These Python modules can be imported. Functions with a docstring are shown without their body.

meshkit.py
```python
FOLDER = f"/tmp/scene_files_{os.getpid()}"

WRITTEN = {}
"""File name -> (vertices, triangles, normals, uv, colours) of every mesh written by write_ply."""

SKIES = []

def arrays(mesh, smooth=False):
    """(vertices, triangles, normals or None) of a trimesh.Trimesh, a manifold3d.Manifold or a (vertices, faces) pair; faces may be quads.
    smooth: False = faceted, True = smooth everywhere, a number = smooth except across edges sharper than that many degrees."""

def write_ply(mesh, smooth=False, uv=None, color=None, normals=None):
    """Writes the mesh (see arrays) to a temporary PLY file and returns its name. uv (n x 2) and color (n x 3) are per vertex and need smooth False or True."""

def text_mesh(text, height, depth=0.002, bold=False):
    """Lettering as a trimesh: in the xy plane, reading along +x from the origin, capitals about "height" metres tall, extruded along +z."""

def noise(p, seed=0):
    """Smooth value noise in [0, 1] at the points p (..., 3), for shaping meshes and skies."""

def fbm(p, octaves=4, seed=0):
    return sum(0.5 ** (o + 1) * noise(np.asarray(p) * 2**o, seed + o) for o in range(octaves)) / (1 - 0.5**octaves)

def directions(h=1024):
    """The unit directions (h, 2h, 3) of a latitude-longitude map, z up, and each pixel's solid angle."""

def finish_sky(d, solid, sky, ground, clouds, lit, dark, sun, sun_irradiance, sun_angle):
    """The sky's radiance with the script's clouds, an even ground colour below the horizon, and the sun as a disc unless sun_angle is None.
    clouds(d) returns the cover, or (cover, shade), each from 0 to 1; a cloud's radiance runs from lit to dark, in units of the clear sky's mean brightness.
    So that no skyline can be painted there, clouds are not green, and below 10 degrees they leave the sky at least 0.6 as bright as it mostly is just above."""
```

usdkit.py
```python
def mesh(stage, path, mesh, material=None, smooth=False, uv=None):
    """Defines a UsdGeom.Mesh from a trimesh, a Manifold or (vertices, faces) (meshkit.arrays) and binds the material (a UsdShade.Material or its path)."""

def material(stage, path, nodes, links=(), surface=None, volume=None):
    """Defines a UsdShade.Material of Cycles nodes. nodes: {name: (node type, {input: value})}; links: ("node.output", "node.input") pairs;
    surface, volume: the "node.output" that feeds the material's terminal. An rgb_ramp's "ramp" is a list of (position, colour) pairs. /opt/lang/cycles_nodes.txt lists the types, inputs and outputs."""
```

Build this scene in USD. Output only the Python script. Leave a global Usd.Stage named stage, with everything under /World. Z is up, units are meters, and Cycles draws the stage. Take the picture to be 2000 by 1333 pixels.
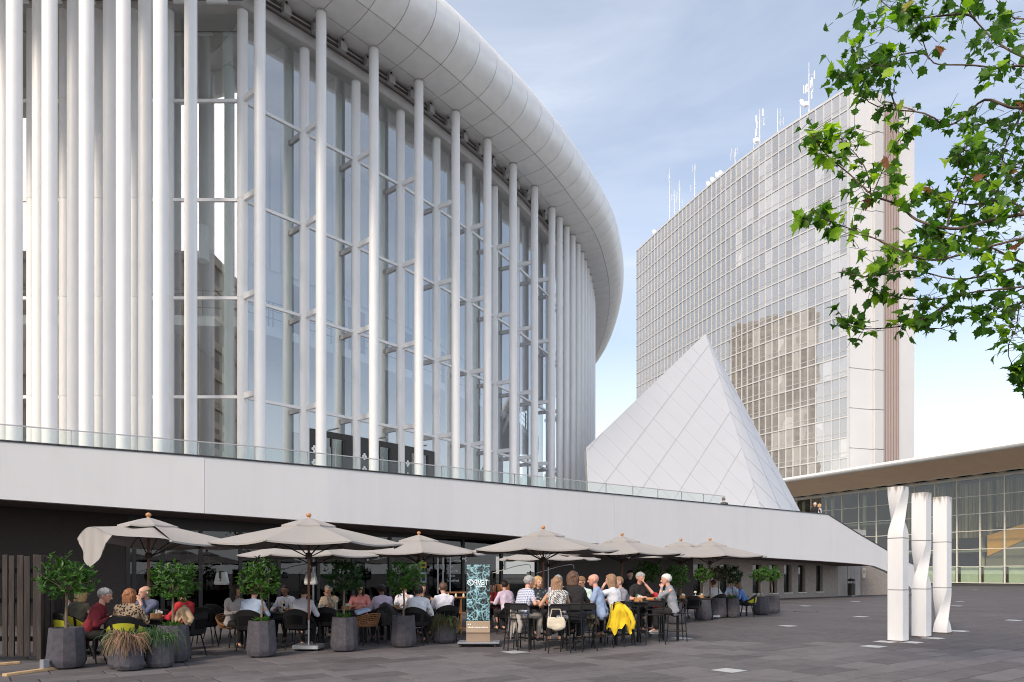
import math, random
import numpy as np, trimesh, shapely, usdkit, meshkit
from shapely.geometry import Polygon, LineString
from manifold3d import Manifold
from pxr import Usd, UsdGeom, UsdLux, UsdShade, Sdf, Gf

stage = Usd.Stage.CreateInMemory()
UsdGeom.SetStageUpAxis(stage, UsdGeom.Tokens.z)
UsdGeom.SetStageMetersPerUnit(stage, 1.0)
UsdGeom.Xform.Define(stage, '/World'); UsdGeom.Scope.Define(stage, '/World/Looks')

# ---------------------------------------------------------------- camera, sky, sun
FOC, CX, HY, EYE = 1400.0, 1000.0, 1120.0, 1.6      # focal length and horizon in photo pixels (2000 wide)
cam = UsdGeom.Camera.Define(stage, '/World/camera')
cam.CreateHorizontalApertureAttr(36.0); cam.CreateVerticalApertureAttr(36.0*682/1024)
cam.CreateFocalLengthAttr(36.0*FOC/2000)
cam.CreateVerticalApertureOffsetAttr((HY-666.5)/2000*36.0)
cam.CreateClippingRangeAttr(Gf.Vec2f(0.1, 5000))
cam.AddTranslateOp().Set(Gf.Vec3d(0, 0, EYE)); cam.AddRotateXOp().Set(90.0)
cam.CreateExposureAttr(1.13)
SUN_EL, SUN_AZ = math.radians(38), math.radians(212)       # azimuth from +y towards +x
sd = np.array([math.sin(SUN_AZ)*math.cos(SUN_EL), math.cos(SUN_AZ)*math.cos(SUN_EL), math.sin(SUN_EL)])
SKY_STRENGTH = 0.094
usdkit.material(stage, '/World/Looks/sky', {
    'sky': ('sky_texture', {'sky_type': 'single_scattering', 'sun_disc': False, 'sun_elevation': SUN_EL, 'sun_rotation': SUN_AZ, 'aerosol_density': 2.2, 'air_density': 1.0, 'ozone_density': 1.6}),
    'tc': ('texture_coordinate', {}), 'sep': ('separate_xyz', {}),
    'mp': ('mapping', {'scale': (1.4, 1.4, 5.0), 'location': (0.3, 1.7, 0.2)}),
    'n': ('noise_texture', {'scale': 1.6, 'detail': 7.0, 'roughness': 0.56, 'distortion': 0.5}),
    'r': ('rgb_ramp', {'ramp': [(0.0, (0.19,)*3), (0.40, (0.22,)*3), (0.60, (0.32,)*3), (0.82, (0.58,)*3)]}),
    'hz': ('map_range', {'from_min': 0.0, 'from_max': 0.52, 'to_min': 0.97, 'to_max': 0.0, 'clamp': True}),
    'hp': ('math', {'math_type': 'power', 'value2': 1.5}),
    'mx': ('math', {'math_type': 'maximum'}),
    'mix': ('mix_color', {'b': (7.2, 7.35, 7.5), 'use_clamp': False}),
    'bg': ('background_shader', {'strength': SKY_STRENGTH}),
}, [('tc.generated', 'sep.vector'), ('sep.z', 'hz.value'), ('hz.result', 'hp.value1'), ('hp.value', 'mx.value1'),
    ('tc.generated', 'mp.vector'), ('mp.vector', 'n.vector'), ('n.fac', 'r.fac'), ('r.color', 'mx.value2'),
    ('mx.value', 'mix.fac'), ('sky.color', 'mix.a'), ('mix.result', 'bg.color')], surface='bg.background')
dome = UsdLux.DomeLight.Define(stage, '/World/sky')
UsdShade.MaterialBindingAPI.Apply(dome.GetPrim()).Bind(UsdShade.Material.Get(stage, '/World/Looks/sky'))
dome.GetPrim().SetCustomDataByKey('label', 'pale blue summer sky with thin white cloud veils'); dome.GetPrim().SetCustomDataByKey('category', 'sky'); dome.GetPrim().SetCustomDataByKey('kind', 'structure')
sun = UsdLux.DistantLight.Define(stage, '/World/sun')
sun.CreateIntensityAttr(0.40); sun.CreateNormalizeAttr(True); sun.CreateAngleAttr(11.0); sun.CreateColorAttr(Gf.Vec3f(1.0, 0.87, 0.72))
# light shines along -z: turn +z towards the sun
sun.AddRotateZOp().Set(math.degrees(math.atan2(sd[1], sd[0]))); sun.AddRotateYOp().Set(90-math.degrees(SUN_EL))

# ---------------------------------------------------------------- helpers
R = random.Random(7); NR = np.random.default_rng(7)
TAU = 2*math.pi
def P(x, y, Y):                                    # the point seen at a photo pixel at depth Y
    return np.array([(x-CX)/FOC*Y, Y, EYE+(HY-y)/FOC*Y])
def G(x, y):                                       # the ground point seen at a photo pixel
    Y = FOC*EYE/(y-HY); return np.array([(x-CX)/FOC*Y, Y, 0.0])
def GX(x, Y): return np.array([(x-CX)/FOC*Y, Y, 0.0])
_names = {}
def numbered(parent, name):
    k = (parent, name); n = _names.get(k, 0); _names[k] = n+1
    return name if n == 0 else f'{name}_{n:03d}'
def setd(prim, **kw):
    for k, v in kw.items():
        if v: prim.SetCustomDataByKey(k, v)
    return prim
def path_of(parent): return '/World' if parent is None else str(parent.GetPath())
def cat_(ms):
    vs, fs, o = [], [], 0
    for m in ms:
        v, f = (m.vertices, m.faces) if hasattr(m, 'vertices') else m
        v = np.asarray(v, float); f = np.asarray(f, int)
        if f.shape[1] == 4: f = np.vstack([f[:, [0, 1, 2]], f[:, [0, 2, 3]]])
        vs.append(v); fs.append(f+o); o += len(v)
    return np.vstack(vs), np.vstack(fs)
def obj(name, mesh, mat, parent=None, smooth=False, **kw):
    if isinstance(mesh, list): mesh = cat_(mesh)
    pp = path_of(parent)
    m = usdkit.mesh(stage, pp+'/'+numbered(pp, name), mesh, M[mat] if isinstance(mat, str) else mat, smooth=smooth)
    m.CreateDoubleSidedAttr(True)
    return setd(m.GetPrim(), **kw)
def thing(name, label=None, category=None, loc=(0, 0, 0), rz=0.0, group=None, kind=None, parent=None, scale=None):
    pp = path_of(parent)
    x = UsdGeom.Xform.Define(stage, pp+'/'+numbered(pp, name))
    x.AddTranslateOp().Set(Gf.Vec3d(*map(float, loc))); x.AddRotateZOp().Set(math.degrees(rz))
    if scale: x.AddScaleOp().Set(Gf.Vec3f(*scale))
    return setd(x.GetPrim(), label=label, category=category, group=group, kind=kind)
stage.CreateClassPrim('/World/kit') if False else None
_protos = {}
def proto(name, build):                            # a class prim outside the drawn scene that copies refer to
    pr = stage.CreateClassPrim('/kit_'+name); build(pr); _protos[name] = pr; return pr
def copy(name, protoname, label, category, loc, rz=0.0, group=None, scale=None):
    p = thing(name, label, category, loc, rz, group, scale=scale)
    p.GetReferences().AddInternalReference(_protos[protoname].GetPath()); p.SetInstanceable(True)
    return p
M = {}
def pm(name, c, r=0.5, var=0.10, scale=3.0, metal=0.0, bump=0.0, bscale=None, spec=0.5, c2=None, **kw):
    """Plain material: base colour that drifts with noise, optional fine relief."""
    c = np.array(c, float); lo = c*(1-var) if c2 is None else np.array(c2, float); hi = c*(1+var) if c2 is None else c
    nodes = {'g': ('geometry', {}), 'n': ('noise_texture', {'scale': scale, 'detail': 5.0, 'roughness': 0.6}),
             'r': ('rgb_ramp', {'ramp': [(0.0, lo), (0.3, lo), (0.7, np.minimum(hi, 1)), (1.0, np.minimum(hi, 1))]}),
             'p': ('principled_bsdf', {'roughness': r, 'metallic': metal, 'specular_ior_level': spec, **kw})}
    links = [('g.position', 'n.vector'), ('n.fac', 'r.fac'), ('r.color', 'p.base_color')]
    if bump:
        nodes['n2'] = ('noise_texture', {'scale': bscale or scale*8, 'detail': 4.0}); nodes['b'] = ('bump', {'strength': bump, 'distance': 0.02})
        links += [('g.position', 'n2.vector'), ('n2.fac', 'b.height'), ('b.normal', 'p.normal')]
    M[name] = usdkit.material(stage, '/World/Looks/'+name, nodes, links, surface='p.BSDF'); return M[name]
def glass(name, tint, refl=0.3, rough=0.0, gcol=(0.95, 0.97, 1.0), wob=0.0, ior=1.5):
    nodes = {'t': ('transparent_bsdf', {'color': tint}), 'g': ('glossy_bsdf', {'color': gcol, 'roughness': rough}),
             'f': ('fresnel', {'IOR': ior}), 'm0': ('math', {'math_type': 'add', 'value2': refl, 'use_clamp': True}), 'ge0': ('geometry', {}), 'inv': ('math', {'math_type': 'subtract', 'value1': 1.0}), 'm': ('math', {'math_type': 'multiply'}), 'mix': ('mix_closure', {})}
    links = [('f.fac', 'm0.value1'), ('ge0.backfacing', 'inv.value2'), ('inv.value', 'm.value2'), ('m0.value', 'm.value1'), ('m.value', 'mix.fac'), ('t.BSDF', 'mix.closure1'), ('g.BSDF', 'mix.closure2')]
    if wob:
        nodes['ge'] = ('geometry', {}); nodes['n'] = ('noise_texture', {'scale': 0.35, 'detail': 1.0}); nodes['b'] = ('bump', {'strength': wob, 'distance': 0.02})
        links += [('ge.position', 'n.vector'), ('n.fac', 'b.height'), ('b.normal', 'g.normal')]
    M[name] = usdkit.material(stage, '/World/Looks/'+name, nodes, links, surface='mix.closure'); return M[name]

def box(x0, x1, y0, y1, z0, z1):
    v = np.array([[x, y, z] for z in (z0, z1) for y in (y0, y1) for x in (x0, x1)], float)
    f = np.array([[0, 2, 3, 1], [4, 5, 7, 6], [0, 1, 5, 4], [2, 6, 7, 3], [0, 4, 6, 2], [1, 3, 7, 5]])
    return v, np.vstack([f[:, [0, 1, 2]], f[:, [0, 2, 3]]])
def obox(o, u, a0, a1, b0, b1, z0, z1):            # box along direction u (plan), b to the right-hand normal (u rotated -90 deg = towards viewer side)
    v, f = box(min(a0, a1), max(a0, a1), min(b0, b1), max(b0, b1), min(z0, z1), max(z0, z1))
    u = np.array(u[:2], float); u /= np.linalg.norm(u); n = np.array([u[1], -u[0]])
    w = np.column_stack([o[0]+v[:, 0]*u[0]+v[:, 1]*n[0], o[1]+v[:, 0]*u[1]+v[:, 1]*n[1], v[:, 2]])
    return w, f[:, ::-1]
def cbox(x0, x1, y0, y1, z0, z1, c=0.01):          # box with chamfered edges
    pts = []
    for x, sx in ((x0, 1), (x1, -1)):
        for y, sy in ((y0, 1), (y1, -1)):
            for z, sz in ((z0, 1), (z1, -1)):
                pts += [[x+sx*c, y+sy*c, z], [x+sx*c, y, z+sz*c], [x, y+sy*c, z+sz*c]]
    h = trimesh.convex.convex_hull(np.array(pts)); return h.vertices.copy(), h.faces.copy()
def moved(m, loc=(0, 0, 0), rz=0.0, rx=0.0, ry=0.0, s=None):
    v, f = (m.vertices, m.faces) if hasattr(m, 'vertices') else m
    v = np.array(v, float)
    if s is not None: v = v*np.array(s)
    for a, i, j in ((rx, 1, 2), (ry, 2, 0), (rz, 0, 1)):
        if a:
            c, q = math.cos(a), math.sin(a); vi, vj = v[:, i].copy(), v[:, j].copy()
            v[:, i], v[:, j] = c*vi-q*vj, q*vi+c*vj
    return v+np.array(loc), f
def tube(pts, r, n=8, caps=True):
    pts = np.asarray(pts, float); r = np.broadcast_to(np.asarray(r, float), (len(pts),))
    t = np.gradient(pts, axis=0) if len(pts) > 2 else np.repeat([pts[1]-pts[0]], 2, 0)
    t /= np.maximum(np.linalg.norm(t, axis=1, keepdims=True), 1e-9)
    a = np.array([0, 0, 1.0]) if abs(t[0][2]) < 0.9 else np.array([1.0, 0, 0])
    rings = []; ang = np.arange(n)/n*TAU
    x = np.cross(a, t[0]); x /= np.linalg.norm(x)
    for i in range(len(pts)):
        x = x-t[i]*np.dot(x, t[i]); x /= max(np.linalg.norm(x), 1e-9); y = np.cross(t[i], x)
        rings.append(pts[i]+r[i]*(np.cos(ang)[:, None]*x+np.sin(ang)[:, None]*y))
    v = np.vstack(rings); f = []
    for i in range(len(pts)-1):
        for k in range(n):
            a_, b_ = i*n+k, i*n+(k+1) % n; f += [[a_, b_, b_+n], [a_, b_+n, a_+n]]
    if caps:
        for i, fl in ((0, True), (len(pts)-1, False)):
            c = len(v); v = np.vstack([v, pts[i]])
            for k in range(n):
                a_, b_ = i*n+k, i*n+(k+1) % n; f.append([c, b_, a_] if fl else [c, a_, b_])
    return v, np.array(f)
def lathe(prof, n=16, loc=(0, 0, 0), phase=0.0):   # profile of (radius, z) from bottom to top
    prof = np.asarray(prof, float); ang = np.arange(n)/n*TAU+phase
    v = np.vstack([np.column_stack([r*np.cos(ang), r*np.sin(ang), np.full(n, z)]) for r, z in prof]); f = []
    for i in range(len(prof)-1):
        for k in range(n):
            a_, b_ = i*n+k, i*n+(k+1) % n; f += [[a_, b_, b_+n], [a_, b_+n, a_+n]]
    for i, fl in ((0, True), (len(prof)-1, False)):
        if prof[i][0] > 1e-4:
            c = len(v); v = np.vstack([v, [[0, 0, prof[i][1]]]])
            for k in range(n):
                a_, b_ = i*n+k, i*n+(k+1) % n; f.append([c, b_, a_] if fl else [c, a_, b_])
    return v+np.array(loc), np.array(f)
def prism(poly, z0, z1):                           # shapely polygon extruded upwards
    m = trimesh.creation.extrude_polygon(poly, z1-z0, engine='earcut'); return m.vertices+[0, 0, z0], m.faces
def plate(pts, thick_dir):                         # planar 3d polygon thickened along a vector (fan)
    pts = np.asarray(pts, float); n = len(pts); v = np.vstack([pts, pts+thick_dir]); f = []
    for i in range(1, n-1): f += [[0, i, i+1], [n, n+i+1, n+i]]
    for i in range(n):
        j = (i+1) % n; f += [[i, n+i, n+j], [i, n+j, j]]
    return v, np.array(f)
def sheet(grid):                                   # (a, b, 3) grid of points as a quad sheet
    g = np.asarray(grid, float); a, b = g.shape[:2]; i = np.arange(a*b).reshape(a, b)
    q = np.stack([i[:-1, :-1], i[1:, :-1], i[1:, 1:], i[:-1, 1:]], -1).reshape(-1, 4)
    return g.reshape(-1, 3), np.vstack([q[:, [0, 1, 2]], q[:, [0, 2, 3]]])
def spline(pts, n):                                # smooth curve through the points, evenly spaced by length
    from scipy.interpolate import CubicSpline
    pts = np.asarray(pts, float); d = np.r_[0, np.cumsum(np.linalg.norm(np.diff(pts, axis=0), axis=1)**0.5)]
    cs = CubicSpline(d, pts); t = np.linspace(0, d[-1], 4000); q = cs(t); L = np.r_[0, np.cumsum(np.linalg.norm(np.diff(q, axis=0), axis=1))]
    s = np.linspace(0, L[-1], n); return np.column_stack([np.interp(s, L, q[:, k]) for k in range(q.shape[1])])

# ---------------------------------------------------------------- materials
pm('white_steel', (0.79, 0.78, 0.77), r=0.42, var=0.035, scale=0.9, bump=0.04, bscale=2.2)
M['white_render'] = usdkit.material(stage, '/World/Looks/white_render', {'g': ('geometry', {}), 'mp': ('mapping', {'scale': (2.2, 2.2, 0.10)}), 'n': ('noise_texture', {'scale': 1.0, 'detail': 7.0, 'roughness': 0.65}), 'n2': ('noise_texture', {'scale': 0.5, 'detail': 4.0}), 'm': ('mix_float', {'fac': 0.4}),
    'r': ('rgb_ramp', {'ramp': [(0.28, (0.60, 0.595, 0.597)), (0.52, (0.637, 0.632, 0.637)), (0.8, (0.655, 0.65, 0.655))]}), 'n3': ('noise_texture', {'scale': 60.0}), 'b': ('bump', {'strength': 0.03, 'distance': 0.02}), 'p': ('principled_bsdf', {'roughness': 0.75})},
    [('g.position', 'mp.vector'), ('mp.vector', 'n.vector'), ('g.position', 'n2.vector'), ('n.fac', 'm.a'), ('n2.fac', 'm.b'), ('m.result', 'r.fac'), ('r.color', 'p.base_color'), ('g.position', 'n3.vector'), ('n3.fac', 'b.height'), ('b.normal', 'p.normal')], surface='p.BSDF')
pm('roof_metal', (0.80, 0.79, 0.775), r=0.42, var=0.045, scale=2.0, metal=0.12, bump=0.02, bscale=3)
pm('seam_dark', (0.05, 0.04, 0.04), r=0.8); pm('seam_grey', (0.30, 0.295, 0.30), r=0.8)
pm('dark_metal', (0.035, 0.03, 0.03), r=0.45)
pm('grey_steel', (0.42, 0.41, 0.40), r=0.35, metal=0.6, var=0.05)
pm('galvanised', (0.50, 0.51, 0.53), r=0.35, metal=0.8, var=0.15, scale=30)
pm('soffit_paint', (0.46, 0.44, 0.425), r=0.6, var=0.04)
pm('beam_paint', (0.50, 0.48, 0.47), r=0.5, var=0.04)
pm('hall_wall', (0.62, 0.62, 0.62), r=0.8, var=0.03)
pm('hall_dark', (0.10, 0.065, 0.04), r=0.6, var=0.25, scale=1.0)
pm('hall_floor', (0.30, 0.27, 0.25), r=0.5)
pm('green_column', (0.56, 0.60, 0.56), r=0.4, var=0.02)
pm('pavilion_panel', (0.50, 0.505, 0.525), r=0.45, var=0.015, scale=0.7)
pm('plaster_shaded', (0.050, 0.040, 0.037), r=0.95, var=0.30, scale=40, bump=0.35, bscale=90)  # same plaster as the right wall, coloured dark for shade under the terrace
pm('plaster_lit', (0.32, 0.28, 0.25), r=0.95, var=0.16, scale=5, bump=0.2, bscale=60)  # lighter copy of that plaster, the light on the wall put into its colour
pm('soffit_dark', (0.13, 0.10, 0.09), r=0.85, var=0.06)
pm('black_frame', (0.018, 0.015, 0.014), r=0.4)
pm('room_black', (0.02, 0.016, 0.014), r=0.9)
pm('slab_stone', (0.40, 0.39, 0.38), r=0.8)
pm('eaves_black', (0.04, 0.035, 0.033), r=0.7)
pm('opal', (0.80, 0.80, 0.80), r=0.3, var=0.02)
pm('lamp_metal', (0.02, 0.02, 0.02), r=0.4)
glass('clear_glass', (0.90, 0.93, 0.915), 0.02)
glass('hall_glass', (0.80, 0.85, 0.85), 0.34, wob=0.010)
glass('shop_glass', (0.55, 0.55, 0.53), 0.02)
glass('canopy_glass', (0.84, 0.87, 0.80), 0.05, wob=0.004, ior=1.4)
M['joint'] = pm('joint', (0.022, 0.02, 0.02), r=0.95)
# paving: grain, damp darker drifts and a tone per slab
for nm, per in (('paver', 'o.random'), ('paver_far', 'g.random_per_island')):
    M[nm] = usdkit.material(stage, '/World/Looks/'+nm, {
        'g': ('geometry', {}), 'o': ('object_info', {}),
        'n': ('noise_texture', {'scale': 0.35, 'detail': 6.0, 'roughness': 0.65}), 'n2': ('noise_texture', {'scale': 55.0, 'detail': 3.0}), 'n3': ('noise_texture', {'scale': 4.0, 'detail': 6.0}),
        'a': ('math', {'math_type': 'multiply_add', 'value2': 0.55}), 'a2': ('math', {'math_type': 'multiply_add', 'value2': 0.42}), 'a3': ('math', {'math_type': 'multiply_add', 'value2': 0.30}), 'a4': ('math', {'math_type': 'multiply', 'value2': 0.34}),
        'r': ('rgb_ramp', {'ramp': [(0.35, (0.042, 0.037, 0.0365)), (0.62, (0.082, 0.073, 0.0745)), (0.95, (0.142, 0.129, 0.131))]}),
        'b': ('bump', {'strength': 0.25, 'distance': 0.01}), 'p': ('principled_bsdf', {'roughness': 0.72, 'specular_ior_level': 0.35})},
        [('g.position', 'n.vector'), ('g.position', 'n2.vector'), ('g.position', 'n3.vector'), (per, 'a4.value1'), ('a4.value', 'a3.value3'), ('n2.fac', 'a3.value1'),
         ('a3.value', 'a2.value3'), ('n3.fac', 'a2.value1'), ('a2.value', 'a.value3'), ('n.fac', 'a.value1'), ('a.value', 'r.fac'), ('r.color', 'p.base_color'), ('n2.fac', 'b.height'), ('b.normal', 'p.normal')], surface='p.BSDF')
# ---------------------------------------------------------------- ground and paving
pm('asphalt', (0.10, 0.095, 0.092), r=0.9, scale=0.3)
ground = thing('ground', kind='structure', label='grey open ground stretching away around the square', category='ground')
obj('ground_sheet', box(-1500, 1500, -1500, 1500, -0.30, -0.06), 'asphalt', ground)
UD = np.array([0.795, 0.607]); UD = UD/np.linalg.norm(UD); ND = np.array([UD[1], -UD[0]])     # along the terrace wall, and out of it
plaza = thing('plaza', kind='structure', label='square paved in dark grey stone slabs', category='paving')
obj('bedding', box(-45, 75, 4, 112, -0.055, -0.012), 'joint', plaza)
cells = []
vmin, vmax = -75, 45
for i in range(int((vmax-vmin)/0.5)):
    v0 = vmin+i*0.5; u = -35.0+R.random()
    while u < 125:
        L = R.choice((0.75, 1.0, 1.0, 1.25)); c = UD*(u+L/2)+ND*(v0+0.25)
        if 9.3 < c[1] < 88 and abs(c[0]) < c[1]*0.735+1.2: cells.append((math.hypot(*c), u, L, v0, c))
        u += L
cells.sort(key=lambda t: t[0])
def slab(u, L, v0, c):
    g = 0.011; t = R.uniform(-0.003, 0.0); tl = [R.uniform(-0.0012, 0.0012) for _ in range(4)]; ch = 0.006
    pts = []
    for z, e in ((-0.03, 0), (t-ch, 0), (t, ch)):
        for k, (a, b) in enumerate(((u+g+e, v0+g+e), (u+L-g-e, v0+g+e), (u+L-g-e, v0+0.5-g-e), (u+g+e, v0+0.5-g-e))):
            q = UD*a+ND*b; pts.append([q[0], q[1], z+(tl[k] if z > -0.02 else 0)])
    f = [[8, 10, 9], [8, 11, 10]]
    for r0 in (0, 4):
        for k in range(4):
            k2 = (k+1) % 4; f += [[r0+k, r0+4+k2, r0+k2], [r0+k, r0+4+k, r0+4+k2]]
    return np.array(pts), np.array(f)
near = [c for c in cells if c[4][1] < 21][:300]
ids = {id(c) for c in near}
for c in near: obj('paver', slab(*c[1:]), 'paver', plaza)
obj('far_pavers', [slab(*c[1:]) for c in cells if id(c) not in ids], 'paver_far', plaza, kind='stuff')

# ---------------------------------------------------------------- concert hall
KT = 21.5; ZT = EYE+KT; FLOOR = 4.5
LEVELS = [FLOOR, 8.07, 11.7, 15.3, 18.94, 22.2]
def RT(x, y): D = HY-y; return (KT*(x-CX)/D, KT*FOC/D)
meas = [RT(*p) for p in ((627, 25), (730, 96), (818, 160), (890, 220), (952, 274), (1002, 322), (1044, 366), (1078, 407))]
ctrl = [(-48, 19.0), (-30, 19.5), (-19, 20.4), (-13.6, 21.5), (-10.9, 23.3), (-9.09, 25.5)]+meas+[(3.33, 44.4), (4.29, 46.87), (5.05, 49.6), (6.0, 54), (6.75, 60), (7.1, 70), (6.0, 81), (2, 93), (-8, 104)]
ring = spline(ctrl, 2200)
ringL = np.r_[0, np.cumsum(np.linalg.norm(np.diff(ring, axis=0), axis=1))]
tan_ = np.gradient(ring, axis=0); tan_ /= np.linalg.norm(tan_, axis=1, keepdims=True)
nor_ = np.column_stack([tan_[:, 1], -tan_[:, 0]])                  # outward
def ring_at(s): 
    p = np.array([np.interp(s, ringL, ring[:, k]) for k in (0, 1)]); n = np.array([np.interp(s, ringL, nor_[:, k]) for k in (0, 1)])
    return p, n/np.linalg.norm(n)
def arc_of(p): return ringL[np.argmin(np.hypot(ring[:, 0]-p[0], ring[:, 1]-p[1]))]
sA = [arc_of(m) for m in meas]; sH = sA[-1]; bay = (sH-sA[0])/7
s503 = sA[0]-bay; s378 = sA[0]-2*bay
hall = thing('concert_hall', 'white curved concert hall ringed with slender columns behind the white terrace wall', 'concert hall')

def column(x, y, r, z0, z1, joints=(), n=20):
    prof = [(r, z0)]
    for j in joints: prof += [(r, j-0.012), (r-0.012, j-0.008), (r-0.012, j+0.008), (r, j+0.012)]
    prof += [(r, z1)]
    return lathe(prof, n, (x, y, 0))
def put_col(x, y, r, z0, z1, joints=(), m='white_steel', name='column', cap=True):
    c = obj(name, column(x, y, r, z0, z1, joints), m, hall, smooth=30)
    if cap: obj('collar', lathe([(r+0.006, z1-0.05), (r+0.03, z1-0.035), (r+0.03, z1)], 20, (x, y, 0)), 'soffit_paint', c)
    return c
dense = list(np.arange(sH+bay/2, sH+32, bay/2))
outer_s = [s378, s503]+sA+dense
for k, s in enumerate(outer_s):
    p, n = ring_at(s) if k < 2 or k > 9 else (np.array(meas[k-2]), ring_at(s)[1])
    put_col(p[0], p[1], 0.20 if k < 10 else 0.195, FLOOR, ZT, cap=k < 24)
inner_s = [s503]+sA+[sH+bay*k for k in range(1, 9)]
inner = [ring_at(s)[0]-1.15*ring_at(s)[1] for s in inner_s]
corner = inner[0]
for q in inner: put_col(q[0], q[1], 0.19, FLOOR, LEVELS[5]+0.02, LEVELS[1:5], cap=False)
for s in inner_s[1:10]:
    p, n = ring_at(s); q = p-2.42*n
    put_col(q[0], q[1], 0.19, FLOOR, LEVELS[5], m='green_column', name='inside_column', cap=False)
put_col(-10.85, 27.35, 0.20, FLOOR, LEVELS[5], m='green_column', name='inside_column', cap=False)
YF = corner[1]
frontx = [GX(x, YF)[0] for x in (329, 262, 192, 127, 64, -2, -66, -132, -200, -270)]
for x in frontx: put_col(x, YF, 0.20, FLOOR, LEVELS[5]+0.02, LEVELS[1:5], cap=False)
for x, w in ((28, 27.5), (97, 27), (169, 26.5), (241, 26), (313, 26.5), (-43, 28), (-115, 28)):
    Y = 21.35+(x-28)/285*1.1; put_col(GX(x, Y)[0], Y, w*Y/FOC/2, FLOOR, ZT)
for x in (8, 77, 145, 215, 283, -60):
    Y = 24.0; put_col(GX(x, Y)[0], Y, 0.212, FLOOR, ZT)
# struts between the outer and the inner row, and from the inner row into the hall
def beam(a, b, z, w, h):
    a, b = np.array(a, float), np.array(b, float); d = b-a; return obox(a, d, 0, np.linalg.norm(d), -w/2, w/2, z-h/2, z+h/2)
for k, s in enumerate(inner_s[:11]):
    p, n = ring_at(s)
    for z in LEVELS[1:5]:
        obj('strut', beam(p-0.17*n, p-1.0*n, z+0.02, 0.13, 0.20), 'white_steel', hall)
        if k: obj('inside_strut', beam(p-1.32*n, p-2.25*n, z+0.02, 0.12, 0.20), 'hall_dark', hall)
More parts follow.
